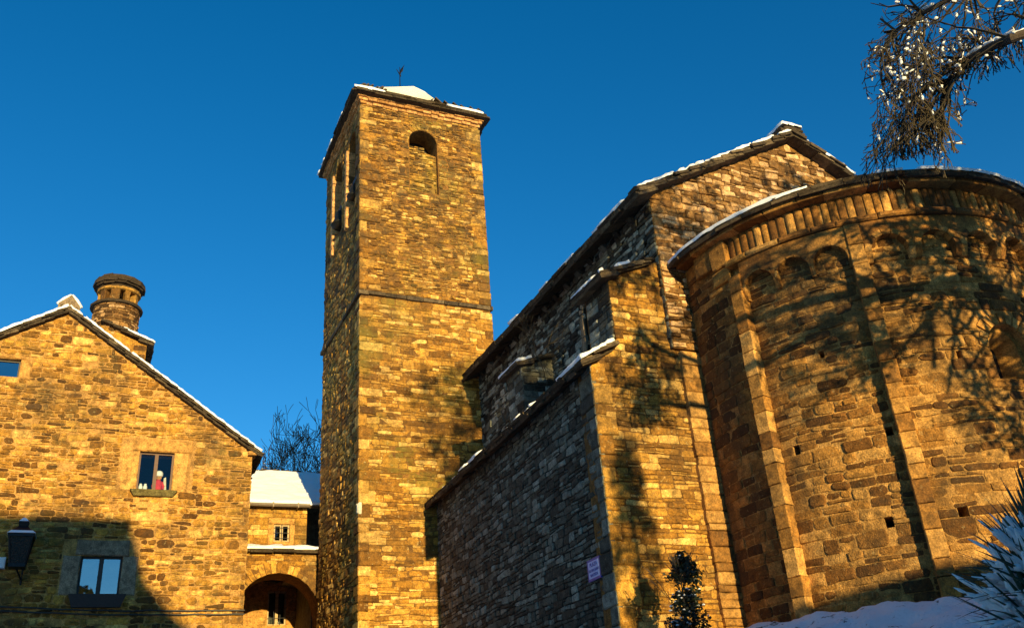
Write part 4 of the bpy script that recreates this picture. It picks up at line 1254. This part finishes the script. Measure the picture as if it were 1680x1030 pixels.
mb = MB(); slates(mb, Fms, 0, 3.6, 1.5, .3, (.4, .8), (.04, .07), seed=191, layers=2, over=.04); rf = mb.build('coping', M['slate'], arch)
mb = MB(); snow_sheet(mb, Fms, 0, 3.6, -.02, 1.45, .1, .05, .09, .3, cover=-.62, seed=14, edge=.06); sub(mb, 'snow', M['snow'], rf, arch, smooth=True)

cot = thing('cottage', 'small stone cottage with snow covered roof behind the archway', 'house', (5, 32, -1.6))
Fu = plane_map((3.0, 29.8, 0), (1, 0, 0), (0, -1, 0))
cw_ = (5.0-3.0, 5.50-3.0, 6.98, 7.54)
mb = MB(); core(mb, Fu, 0, 3.05, 5.9, 8.12, [cw_], T=.5); cwl = mb.build('front_wall', M['mortar'], cot)
mb = MB(); masonry(mb, Fu, .5, 3.05, 6.2, 8.1, (.1, .2), (.2, .5), (.003, .025), seed=195, holes=[(cw_[0]-.18, cw_[1]+.16, cw_[2]-.1, cw_[3]+.2)], tone=(.25, 1)); sub(mb, 'facing', M['house'], cwl, cot)
mb = MB(); rough_block(mb, Fu, cw_[0]-.18, cw_[1]+.16, cw_[3], cw_[3]+.2, -.2, .03, 1, .7); rough_block(mb, Fu, cw_[0]-.18, cw_[0], cw_[2]-.1, cw_[3], -.2, .03, 2, .5); rough_block(mb, Fu, cw_[1], cw_[1]+.16, cw_[2]-.1, cw_[3], -.2, .03, 3, .9); rough_block(mb, Fu, cw_[0], cw_[1], cw_[2]-.1, cw_[2], -.2, .04, 4, .9)
mb.build('window_surround', M['quoin'], cot)
window(Fu, cw_, 'window', M['palewood'], cot, set_=-.1, t=.05, bars=1)
mb = MB(); mb.box(6.05, 7.6, 31.2, 31.5, 5.9, 8.6); mb.box(5.55, 6.05, 30.3, 31.2, 5.9, 8.1); mb.build('recess_wall', M['grey'], cot)
# rear wall of the passage with a barred window, sunlit through the arch
Fv = plane_map((3.0, 32.0, 0), (1, 0, 0), (0, -1, 0))
pw = (5.28-3, 5.90-3, 4.75, 5.85)
mb = MB(); core(mb, Fv, 0, 5.0, -1.6, 8.3, [pw], T=.5); masonry(mb, Fv, 0, 3.35, 3.2, 6.2, (.12, .25), (.25, .6), (.002, .02), seed=197, holes=[pw], tone=(.4, 1)); mb.build('passage_wall', M['quoin'], cot)
window(Fv, pw, 'window', M['palewood'], cot, set_=-.12, t=.05, bars=2)
mb = MB(); mb.box(3.3, 8.0, 32.6, 40, -1.6, 9.0); mb.box(2.9, 7.95, 36.2, 36.4, -1.6, 9); mb.build('rear_wall', M['grey'], cot)
mb = MB(); mb.box(6.2, 6.9, 29.5, 31.99, -1.6, 6.3); mb.build('passage_side', M['grey'], cot)
mb = MB(); mb.box(3.2, 7.6, 29.3, 32.5, 6.15, 6.3); mb.build('passage_ceiling', M['darkwood'], cot)
S = Vector((0, 3.4, 2.05)); SL = S.length
Fro = slope_map((3.2, 29.6, 8.13), (1, 0, 0), S)
mb = MB(); slates(mb, Fro, 0, 4.6, SL, .3, (.3, .7), (.04, .07), seed=198, layers=1, over=.04); slab(mb, Fro, .05, 4.55, .02, SL, -.1, -.02)
F2 = slope_map((3.2, 36.4, 8.13), (1, 0, 0), Vector((0, -3.4, 2.05))); slab(mb, F2, 0, 4.6, 0, SL, -.1, 0)
rf = mb.build('roof', M['slate'], cot)
mb = MB(); snow_sheet(mb, Fro, 0, 4.6, -.03, SL+.08, .11, .05, .08, .3, seed=16, edge=.03, mask=lambda u, s: s < SL-.22 or noise.noise(Vector((u*1.7, 3, 0))) > -.5); sub(mb, 'snow', M['snow'], rf, cot, smooth=True)
mb = MB(); rng = random.Random(77); u = 3.2
while u < 7.7:
    mb.tube([(u, 33.0, 10.22+rng.uniform(-.02, .03)), (u+.2, 33.0, 10.27), (u+.4, 33.0, 10.22+rng.uniform(-.02, .03))], [.08, .10, .08], 7, rng.random()); u += .42
sub(mb, 'ridge', M['slate'], rf, cot)
mb = MB(); mb.tube([(3.2, 29.53, 8.10), (4.6, 29.53, 8.09), (6.08, 29.53, 8.10)], [.06]*3, 8)
for x in (3.9, 4.9, 5.7): mb.box(x-.02, x+.02, 29.46, 29.75, 8.02, 8.17)
mb.build('gutter', M['gutter'], cot)

# ------------------------------------------------------------------ building across the square, behind the photographer (its shadow falls on the house)
opp = thing('facing_house', 'stone house across the square with a lean-to and a low annex', 'house', (-4, -12, -1.6))
yo = -8.0; dz = lambda y: (y-yo)*TAN
zt = 6.11 + dz(24)
mb = MB(); mb.box(-12, -.43, yo-7, yo, -1.6, zt-.15)
Fo = plane_map((-12, yo, 0), (1, 0, 0), (0, -1, 0))
o = mb.build('main_block', M['house'], opp)
mb = MB(); mb.box(-12.2, -.38, yo-7.2, yo+.05, zt-.15, zt); mb.build('roof', M['slate'], opp)
mb = MB()
z1 = 4.6+dz(24); z2 = 3.85+dz(24); z3 = 3.3+dz(24)
pr = [(-.42, -1.6), (2.4, -1.6), (2.4, z3-.3), (1.5, z3), (.75, z2), (.10, z1), (-.22, z1+1.0), (-.42, z1+1.2)]
mb.add([(x, yo-5, z) for x, z in pr] + [(x, yo-.02, z) for x, z in pr], [(7, 6, 5, 4, 3, 2, 1, 0), (8, 9, 10, 11, 12, 13, 14, 15)] + [(i, (i+1) % 8, 8+(i+1) % 8, 8+i) for i in range(8)], .5)
mb.build('lean_to', M['house'], opp)
za = 1.86 + (13.0-yo)*TAN
mb = MB(); mb.box(2.45, 24, yo-5, yo-.04, -1.6, za-.1); mb.build('annex', M['house'], opp)
mb = MB(); mb.box(2.42, 24.2, yo-5.2, yo+.02, za-.1, za); mb.build('annex_roof', M['slate'], opp)

# ------------------------------------------------------------------ trees
def grow(mb, rng, p, d, L, r, depth, keep, tips, spread=.6, droop=0.0, segs=3, nch=(2, 3), taper=.62, minr=.006, jitter=.25, sides=None):
    pts = [p]; rads = [r]
    q = p.copy(); dd = d.normalized()
    for i in range(segs):
        dd = (dd + Vector((rng.uniform(-1, 1), rng.uniform(-1, 1), rng.uniform(-1, 1)))*jitter + Vector((0, 0, -droop))).normalized()
        q = q + dd*(L/segs)
        if not keep(q): break
        pts.append(q.copy()); rads.append(max(minr, r*(1-(1-taper)*(i+1)/segs)))
    if len(pts) > 1:
        mb.tube(pts, rads, sides or (7 if r > .08 else 5 if r > .03 else 3), rng.random(), cap=r > .03)
    if len(pts) < segs+1: return
    tips.append((q.copy(), dd.copy(), rads[-1], depth))
    if depth <= 0: return
    for k in range(rng.randint(*nch)):
        a = dd + Vector((rng.uniform(-1, 1), rng.uniform(-1, 1), rng.uniform(-1, 1)))*spread*1.6
        s = pts[rng.randint(max(1, len(pts)-2), len(pts)-1)] if k else q
        grow(mb, rng, s.copy(), a, L*rng.uniform(.62, .85), rads[-1]*rng.uniform(.6, .85), depth-1, keep, tips, spread, droop, segs, nch, taper, minr, jitter)

def fwd_px(P):
    z = P.dot(fw)
    if z < .2: return None
    return 840+1500*P.dot(ri)/z, 515-1500*P.dot(up)/z

def blob(m, p, r, rng, squash=.7):
    n = 6; vs = []; 
    for k in range(3):
        zz = (-.6, .1, .8)[k]*r*squash; rr = (.75, 1.0, .55)[k]*r
        for i in range(n):
            vs.append((p.x+rr*rng.uniform(.75, 1.2)*cos(2*pi*i/n), p.y+rr*rng.uniform(.75, 1.2)*sin(2*pi*i/n), p.z+zz))
    fs = [(k*n+i, k*n+(i+1) % n, (k+1)*n+(i+1) % n, (k+1)*n+i) for k in range(2) for i in range(n)] + [tuple(range(n-1, -1, -1)), tuple(2*n+i for i in range(n))]
    m.add(vs, fs, rng.random())

def snowbit(m, p, d, L, r, rng):
    d = Vector((d.x, d.y, d.z*.6)).normalized()
    K = 4; P = []; Rr = []
    for i in range(K+1):
        P.append(p - d*L*(1-i/K) + Vector((0, 0, r*.6)) + Vector((rng.uniform(-1, 1), rng.uniform(-1, 1), rng.uniform(-1, 1)))*r*.4)
        Rr.append(r*(.25 if i in (0, K) else rng.uniform(.6, 1.15)))
    m.tube(P, Rr, 5, .5)

# big bare tree right of the photographer; one limb hangs into the view over the apse
tree = thing('bare_tree', 'bare winter tree with snow-dusted twigs hanging over the apse roof', 'tree', (14.7, 2.6, GZ(14.7, 2.6)))
rng = random.Random(2024)
mb = MB(); zb = GZ(14.7, 2.6)
mb.tube([(14.7, 2.6, zb-.3), (14.72, 2.65, zb+1.4), (14.6, 2.75, zb+3), (14.5, 2.8, zb+4.6), (14.2, 2.9, zb+6.2), (13.4, 2.9, zb+7.6)], [.42, .32, .27, .24, .17, .10], 12)
tr = mb.build('trunk', M['bark'], tree, smooth=True)
mb = MB(); tips = []
limb = [Vector(q) for q in ((14.4, 2.8, 7.5), (12.9, 3.1, 7.9), (11.5, 3.4, 7.7), (10.2, 4.1, 7.25), (9.35, 4.75, 7.25), (9.0, 5.1, 7.32), (9.11, 5.3, 7.35), (9.12, 5.58, 7.42), (9.14, 5.9, 7.38), (9.12, 6.15, 7.05))]
limb[5] = Vector((9.05, 4.98, 7.2))
mb.tube(limb, [.15, .12, .10, .085, .065, .058, .052, .046, .034, .02], 8)
limb = limb[1:]
# screening rule in plan: crown stays right of the view apart from the limb's own sprays
def keep_far(q):
    if q.x < 10.1 and q.z < 9.0: return False
    if noise.noise(Vector((q.x*1.25, 3.3, q.z*1.25))) > (.16 if q.x < 12.2 and q.z > 9.3 else 9): return False
    if q.z < (6.3 if q.x < 12 else 5.1) + 1.1*noise.noise(Vector((q.x*.9, q.y*.5, 4))) and q.x < 14.2: return False
    return q.y < .46*q.x - .25 or q.z > 1.02*math.hypot(q.x, q.y)
limb_box = (1415, 1660)
def keep_spray(q):
    w_ = noise.noise(q*2.6)
    return (1.285 + .075*(q.z-7.5) + .05*w_)*q.y < q.x < (2.15 if q.z > 7.15 else 1.54)*q.y and 7.6 < q.x < 10.6 and q.z > 6.5 + .22*w_
mbt = MB(); stips = []
starts = [(limb[8], (-.3, .35, -.8), .8), (limb[7], (-.5, .5, -.5), .85), (limb[7], (-.2, .3, -.9), .9), (limb[6], (-.35, .6, -.5), .8), (limb[6], (0, .1, -1), .8), (limb[7], (-.6, .7, .3), .8),
          (limb[5], (-.2, .7, .5), .8), (limb[6], (-.4, .9, .9), .8), (limb[5], (.1, .2, -1), .55), (limb[8], (-.8, .6, -.2), .75), (limb[8], (.05, .4, -1), .8), (limb[7], (-.9, .9, .0), .8),
          (limb[4], (-.1, .5, .9), .9), (limb[4], (0, -.1, -1), .5), (limb[6], (-.2, .9, .5), .9), (limb[8], (-.4, .2, -1), .85)]
starts += [(q[0], (q[1][0]*.6-.2, q[1][1]+.25, q[1][2]*.8-.25), q[2]) for q in starts[:12]]
limb2 = [Vector(q) for q in ((13.9, 2.9, 7.4), (11.0, 3.6, 8.0), (9.7, 4.6, 8.25), (9.2, 5.3, 8.35), (9.05, 5.9, 8.45), (8.98, 6.3, 8.5))]
mb.tube(limb2, [.11, .09, .06, .045, .03, .015], 7)
starts += [(limb[5], (-.5, .9, -.5), .8), (limb[5], (-.3, .6, -.9), .8), (limb[4], (-.1, .8, -.4), .8), (limb[6], (-.5, .8, .2), .8), (limb[6], (-.2, .6, .8), .7), (limb[5], (0, .4, .9), .7),
           (limb[7], (-.8, 1.0, -.9), .9), (limb[7], (-.7, .7, -.7), .9), (limb[6], (-.7, 1.1, -.6), .9), (limb[8], (-.9, 1.0, -.5), .8), (limb[6], (-.6, 1.2, -1), .9), (limb2[4], (-.6, .9, -1.1), .9), (limb2[5], (-.3, .6, -1.2), .9), (limb2[5], (-.5, .9, -.7), .9),
           (limb[3], (.2, .2, -.6), .5), (limb[2], (-.3, .4, -.4), .6), (limb[2], (-.2, .5, .7), .8), (limb[2], (-.5, .8, .3), .8), (limb[3], (-.4, .7, .1), .8), (limb2[2], (-.1, .5, -.4), .8), (limb2[2], (-.5, .4, .3), .8), (limb2[2], (-.2, .3, -.9), .8), (limb2[3], (0, .2, -1), .7), (limb2[3], (.1, .6, -.6), .7), (limb2[3], (-.1, .7, .3), .7),
           (limb[4], (.1, .5, .8), .8), (limb[3], (0, .3, .9), .8), (limb[3], (-.2, .5, .6), .8), (limb[7], (-.8, .8, .5), .8), (limb[3], (.1, .1, -1), .6), (limb[4], (-.3, .6, .6), .8)]
for (p, d, L) in starts:
    grow(mbt, rng, p.copy(), Vector(d), L*.70, .022, 5, keep_spray, stips, spread=.42, droop=.17, segs=4, nch=(2, 3), minr=.0055, jitter=.26)
# upper limb near the top right corner of the view
for (p, d, L) in ((limb2[4], (-.4, .9, -.2), .7), (limb2[4], (-.3, .3, .9), .6), (limb2[5], (-.5, .2, .7), .6), (limb2[5], (-.6, .4, -.9), .7), (limb2[5], (-.9, .7, -.2), .7), (limb2[4], (-.8, .2, .2), .7), (limb2[3], (-.3, .9, -.5), .7), (limb2[3], (-.3, .6, .5), .6), (limb2[4], (.1, .5, -1), .8), (limb2[5], (.1, .3, -1), .8), (limb2[5], (-.2, .8, -.7), .8), (limb2[3], (-.3, .5, -.6), .5), (limb2[4], (-.5, .4, -.3), .5), (limb2[4], (-.3, .7, -.5), .5), (limb2[5], (-.5, .5, -.5), .5), (limb2[5], (-.4, .7, .2), .5), (limb2[3], (.2, .3, -.8), .45), (limb2[3], (.3, .1, -.8), .4)):
    grow(mbt, rng, p.copy(), Vector(d), L*.72, .022, 5, keep_spray, stips, spread=.5, droop=.09, segs=3, nch=(2, 3), minr=.006, jitter=.3)
# rest of the crown, outside the frame
mb.tube([(13.4, 2.9, 7.3), (13.2, 2.9, 8.6), (13.3, 2.8, 10.2)], [.12, .09, .05], 8)
ctips = []
shoots = []
for k in range(24):
    z = 6.9 + 3.2*((k*.618) % 1.0)
    x = 13.3 + .5*sin(k*1.7)*(1 if z < 8 else .3)
    a = k*2.39996
    shoots.append(((x, 2.85, z), (cos(a)*1.1, -abs(sin(a))*.5+.15, .15+.75*((k*.37) % 1.0))))
for k in range(22):
    shoots.append(((12.2+.12*k, 3.0, 7.5), (.6*sin(k*2.1), -.3*cos(k)**2, -.9+.4*((k*.37) % 1.0))))
for k in range(5):
    shoots.append(((11.5+.3*k, 3.2, 7.9+.1*k), (-.6+.22*k, -.15, .75)))
for p, d in shoots:
    grow(mb, rng, Vector(p), Vector(d), 1.75, .045, 7, keep_far, ctips, spread=.58, droop=.0, segs=3, nch=(2, 3), minr=.013, jitter=.24)
# long upper limb reaching left, its twigs shade the gable and the tower
lm = [Vector(q) for q in ((13.4, 2.9, 8.9), (11.8, 2.6, 10.3), (10.2, 2.4, 11.4), (9.0, 2.3, 12.1), (8.2, 2.2, 12.4))]
mb.tube(lm, [.10, .08, .055, .035, .015], 7)
for k in range(20):
    j = min(3, int(rng.uniform(2.0, 4.0))); p = lm[j].lerp(lm[j+1], rng.random())
    grow(mb, rng, p, Vector((rng.uniform(-1, .6), rng.uniform(-.5, .2), rng.uniform(-.8, .9))), rng.uniform(.6, .95), .025, 5, lambda q: q.z > 9.0 and q.y < 3.4, ctips, spread=.55, droop=.04, segs=3, nch=(2, 3), minr=.012, jitter=.25)
for k in range(3):
    j = rng.randint(0, 1); p = lm[j].lerp(lm[j+1], rng.random())
    grow(mb, rng, p, Vector((rng.uniform(-.8, .8), rng.uniform(-.8, .1), rng.uniform(-1, .5))), rng.uniform(.8, 1.2), .03, 5, keep_far, ctips, spread=.6, droop=.04, segs=3, nch=(2, 3), minr=.013, jitter=.25)
cr = random.Random(4)
for (p, d, r, dep) in ctips:
    if dep <= 3 and cr.random() < .5: blob(mb, p, cr.uniform(.02, .05), cr, .9)
crown = mb.build('crown', M['bark'], tree)
sp = mbt.build('twigs', M['twig'], tree)
mbb = MB(); mbs = MB()
for (p, d, r, dep) in stips:
    if dep <= 2 and rng.random() < .35: blob(mbb, p, rng.uniform(.006, .013), rng, 1)
    g = noise.noise(p*1.3) + (p.z-7.2)*.35
    if rng.random() < (.17 if g > .12 else .02):
        snowbit(mbs, p, d, rng.uniform(.035, .11), rng.uniform(.007, .021)*(1.35 if g > .35 else 1), rng)
for a, b in list(zip(limb[3:], limb[4:])) + list(zip(limb2[2:], limb2[3:])):
    for k in range(5):
        p = a.lerp(b, rng.random()); snowbit(mbs, p+Vector((0, 0, .035)), (b-a), rng.uniform(.1, .25), rng.uniform(.018, .03), rng)
tag(mbb.build('buds', M['bud'], tree), kind='stuff'); tag(mbs.build('snow', M['snow'], tree, smooth=True), kind='stuff')

# evergreen behind the photographer, its shade reaches the foot of the aisle end wall
ev = thing('evergreen_tree', 'dark evergreen tree standing in the square before the church', 'tree', (7.95, -3.0, -1.6))
rng = random.Random(88); mb = MB(); mb.tube([(7.95, -3, -1.7), (7.95, -3, 4.5), (7.95, -3, 7.3)], [.14, .09, .03], 8); mb.build('trunk', M['bark'], ev, smooth=True)
mb = MB()
for i in range(5200):
    z = rng.uniform(1.6, 7.6); t = (z-1.6)/6.0
    w = (.28+.75*(1-t)) if t > .5 else (.7 + .6*(.5-t)*2)
    a = rng.uniform(0, 2*pi); r = w*sqrt(rng.random())
    c = Vector((7.95+(.25 if t < .5 else 0)+r*cos(a), -3+r*sin(a), z))
    if noise.noise(c*1.7) < (-.06 if t > .5 else -.02): continue
    d = Vector((rng.uniform(-1, 1), rng.uniform(-1, 1), rng.uniform(-.8, .3))).normalized(); sdv = d.cross(Vector((rng.uniform(-1, 1), rng.uniform(-1, 1), 1))).normalized()
    L = rng.uniform(.10, .2); mb.add([c-d*L*.5, c+sdv*L*.3, c+d*L*.5, c-sdv*L*.3], [(0, 1, 2, 3)], rng.random())
mb.build('crown', M['leaf'], ev)

# bare trees behind the cottage
for k, (x, y, H, lab) in enumerate(((9.4, 42.0, 15.4, 'taller bare tree beyond the cottage roof, half hidden by the tower'), (8.1, 42.6, 14.6, 'lower bare tree beyond the snowy cottage roof, nearer the stone house'))):
    t = thing('bare_tree', lab, 'tree', (x, y, -1.6), 'bare trees behind the cottage')
    mb = MB(); mb.tube([(x, y, -1.7), (x+.1, y, 5), (x, y, 9.5)], [.3, .22, .16], 8); mb.build('trunk', M['bark'], t, smooth=True)
    rng = random.Random(60+k); mb = MB(); tp = []
    for i in range(9):
        a = rng.uniform(0, 2*pi)
        grow(mb, rng, Vector((x, y, rng.uniform(7.5, 9.5))), Vector((cos(a)*.6, sin(a)*.5, 1.1)), (H-9.5)*.42, .07, 5, lambda q: q.z < H and q.x > 6.4, tp, spread=.38, droop=-.05, segs=3, nch=(2, 3), minr=.012, jitter=.16)
    mb.build('crown', M['twig'], t)
    mb = MB()
    for (p, d, r, dep) in tp:
        if k == 1 and p.x < 7.6 and rng.random() < .12: blob(mb, p+Vector((0, 0, .03)), rng.uniform(.03, .06), rng, .5)
    if mb.v: tag(mb.build('snow', M['snow'], t, smooth=True), kind='stuff')

# ------------------------------------------------------------------ shrub against the aisle end wall
sx, sy = 8.43, 12.4; sg = GZ(sx, sy)
sh = thing('shrub', 'dark leafy shrub dusted with snow in front of the sunlit wall', 'shrub', (sx, sy, sg))
rng = random.Random(5); mb = MB(); tp = []
for i in range(4):
    grow(mb, rng, Vector((sx+rng.uniform(-.08, .08), sy, sg-.1)), Vector((rng.uniform(-.2, .3), rng.uniform(-.1, .1), 1)), .75, .022, 4, lambda q: q.z < 2.85 and abs(q.x-sx) < .38, tp, spread=.2, segs=3, minr=.005, jitter=.12)
mb.build('stems', M['bark'], sh)
ml = MB(); ms = MB()
def env(z):                                   # half width of the crown at height z
    t = (z-1.2)/1.75
    return .34 - .12*t + .05*sin(z*8) if t < .78 else max(.03, .95*(1.05-t))
for i in range(5200):
    z = rng.uniform(1.15, 2.9); w = env(z)
    a = rng.uniform(0, 2*pi); r = w*sqrt(rng.random())*rng.uniform(.8, 1.2)
    c = Vector((sx+.08*(z-2)+r*cos(a), sy+r*.8*sin(a), z))
    if noise.noise(c*4.5) < -.18: continue
    d = Vector((rng.uniform(-1, 1), rng.uniform(-1, 1), rng.uniform(-.6, .8))).normalized(); s = d.cross(Vector((rng.uniform(-1, 1), rng.uniform(-1, 1), rng.uniform(-1, 1)))).normalized()
    L = rng.uniform(.045, .08); w2 = L*.33
    ml.add([c-d*L*.5, c+s*w2, c+d*L*.5+Vector((0, 0, -.01)), c-s*w2], [(0, 1, 2, 3)], rng.random())
    if rng.random() < (.02 if z > 2.3 else .05) and noise.noise(c*3+Vector((5, 0, 0))) > .12: blob(ms, c+Vector((0, 0, .02)), rng.uniform(.015, .035), rng, .6)
ml.build('leaves', M['leaf'], sh); tag(ms.build('snow', M['snow'], sh, smooth=True), kind='stuff')

# ------------------------------------------------------------------ yucca at lower right
yx, yy = 4.86, 3.57; yg = GZ(yx, yy)
yu = thing('yucca', 'snow-laden yucca with dark sword leaves at the lower right', 'yucca', (yx, yy, yg))
mb = MB(); mb.tube([(yx, yy, yg-.1), (yx+.03, yy, 0), (yx, yy, .75)], [.10, .09, .07], 9); mb.tube([(yx, yy, -.3), (yx+.25, yy-.12, .1), (yx+.3, yy-.2, .5)], [.07, .06, .05], 8)
mb.build('trunk', M['bark'], yu, smooth=True)
ml = MB(); ms = MB(); rng = random.Random(31)
def sword(c, d, L, w):
    d = d.normalized(); side = d.cross(Vector((0, 0, 1)))
    if side.length < .05: side = Vector((1, 0, 0))
    side.normalize(); n = side.cross(d).normalized()
    if n.z < 0: n = -n
    K = 5; pts = []
    sag = rng.choice((.05, .1, .2, .34, .5))*(1-abs(d.z))*rng.uniform(.7, 1.2)
    for i in range(K+1):
        t = i/K; c2 = c + d*L*t - Vector((0, 0, sag*L*t*t*1.6))
        ww = w*(.55+.9*t if t < .4 else 1.0*(1-(t-.4)/.6)**.75)+.0008
        pts.append((c2, ww))
    vs = []
    for c2, ww in pts: vs += [c2-side*ww+n*ww*.35, c2-n*ww*.1, c2+side*ww+n*ww*.35, c2+n*ww*.12]
    fs = []
    for i in range(K):
        for k in range(4):
            a, b = i*4+k, i*4+(k+1) % 4; fs.append((a, b, b+4, a+4))
    ml.add(vs, fs, rng.random())
    if d.z < .95 and rng.random() < .85:
        # snow riding along the leaf
        t0, t1 = rng.uniform(.0, .3), rng.uniform(.6, .93)
        P = []; R = []
        M_ = 9
        for i in range(M_+1):
            t = t0+(t1-t0)*i/M_
            c2 = c + d*L*t - Vector((0, 0, sag*L*t*t*1.6)) + Vector((0, 0, .008))
            P.append(c2); R.append((.003 if i in (0, M_) else rng.uniform(.008, .026))*(1.0 if t < .7 else .6))
        ms.tube(P, R, 6, .5)
for (hc, num, L0) in ((Vector((yx, yy, .58)), 290, .50), (Vector((yx+.28, yy-.2, .42)), 150, .50), (Vector((yx-.1, yy+.06, .34)), 190, .50)):
    for i in range(num):
        a = i*2.39996 + rng.uniform(-.2, .2); e = rng.uniform(-.45, 1.45)
        d = Vector((cos(a)*cos(e), sin(a)*cos(e), sin(e)))
        sword(hc + d*.05 + Vector((0, 0, .16*(e-.3))), d, L0*1.06*rng.uniform(.7, 1.12), .0145)
ml.build('leaves', M['blade'], yu); tag(ms.build('snow', M['snow'], yu, smooth=True), kind='stuff')

# dry weed rooted on the second buttress
wd = thing('dry_weed', 'dry leafless weed growing from the small buttress on the shaded nave wall', 'weed', (9.3, 18.6, 9.0))
rng = random.Random(9); mb = MB(); tp = []
for d in ((-.6, -.1, .5), (.3, -.3, .5), (.8, -.2, .1), (-.3, -.3, .7), (.6, -.5, .3), (.1, -.5, -.6)):
    grow(mb, rng, Vector((9.35, 18.62, 9.02)), Vector(d), .45, .012, 3, lambda q: True, tp, spread=.3, segs=3, minr=.005, jitter=.15)
mb.tube([(9.4, 18.58, 9.0), (9.45, 18.5, 8.6), (9.5, 18.5, 8.2)], [.012, .01, .008], 4)
mb.build('stems', M['twig'], wd)
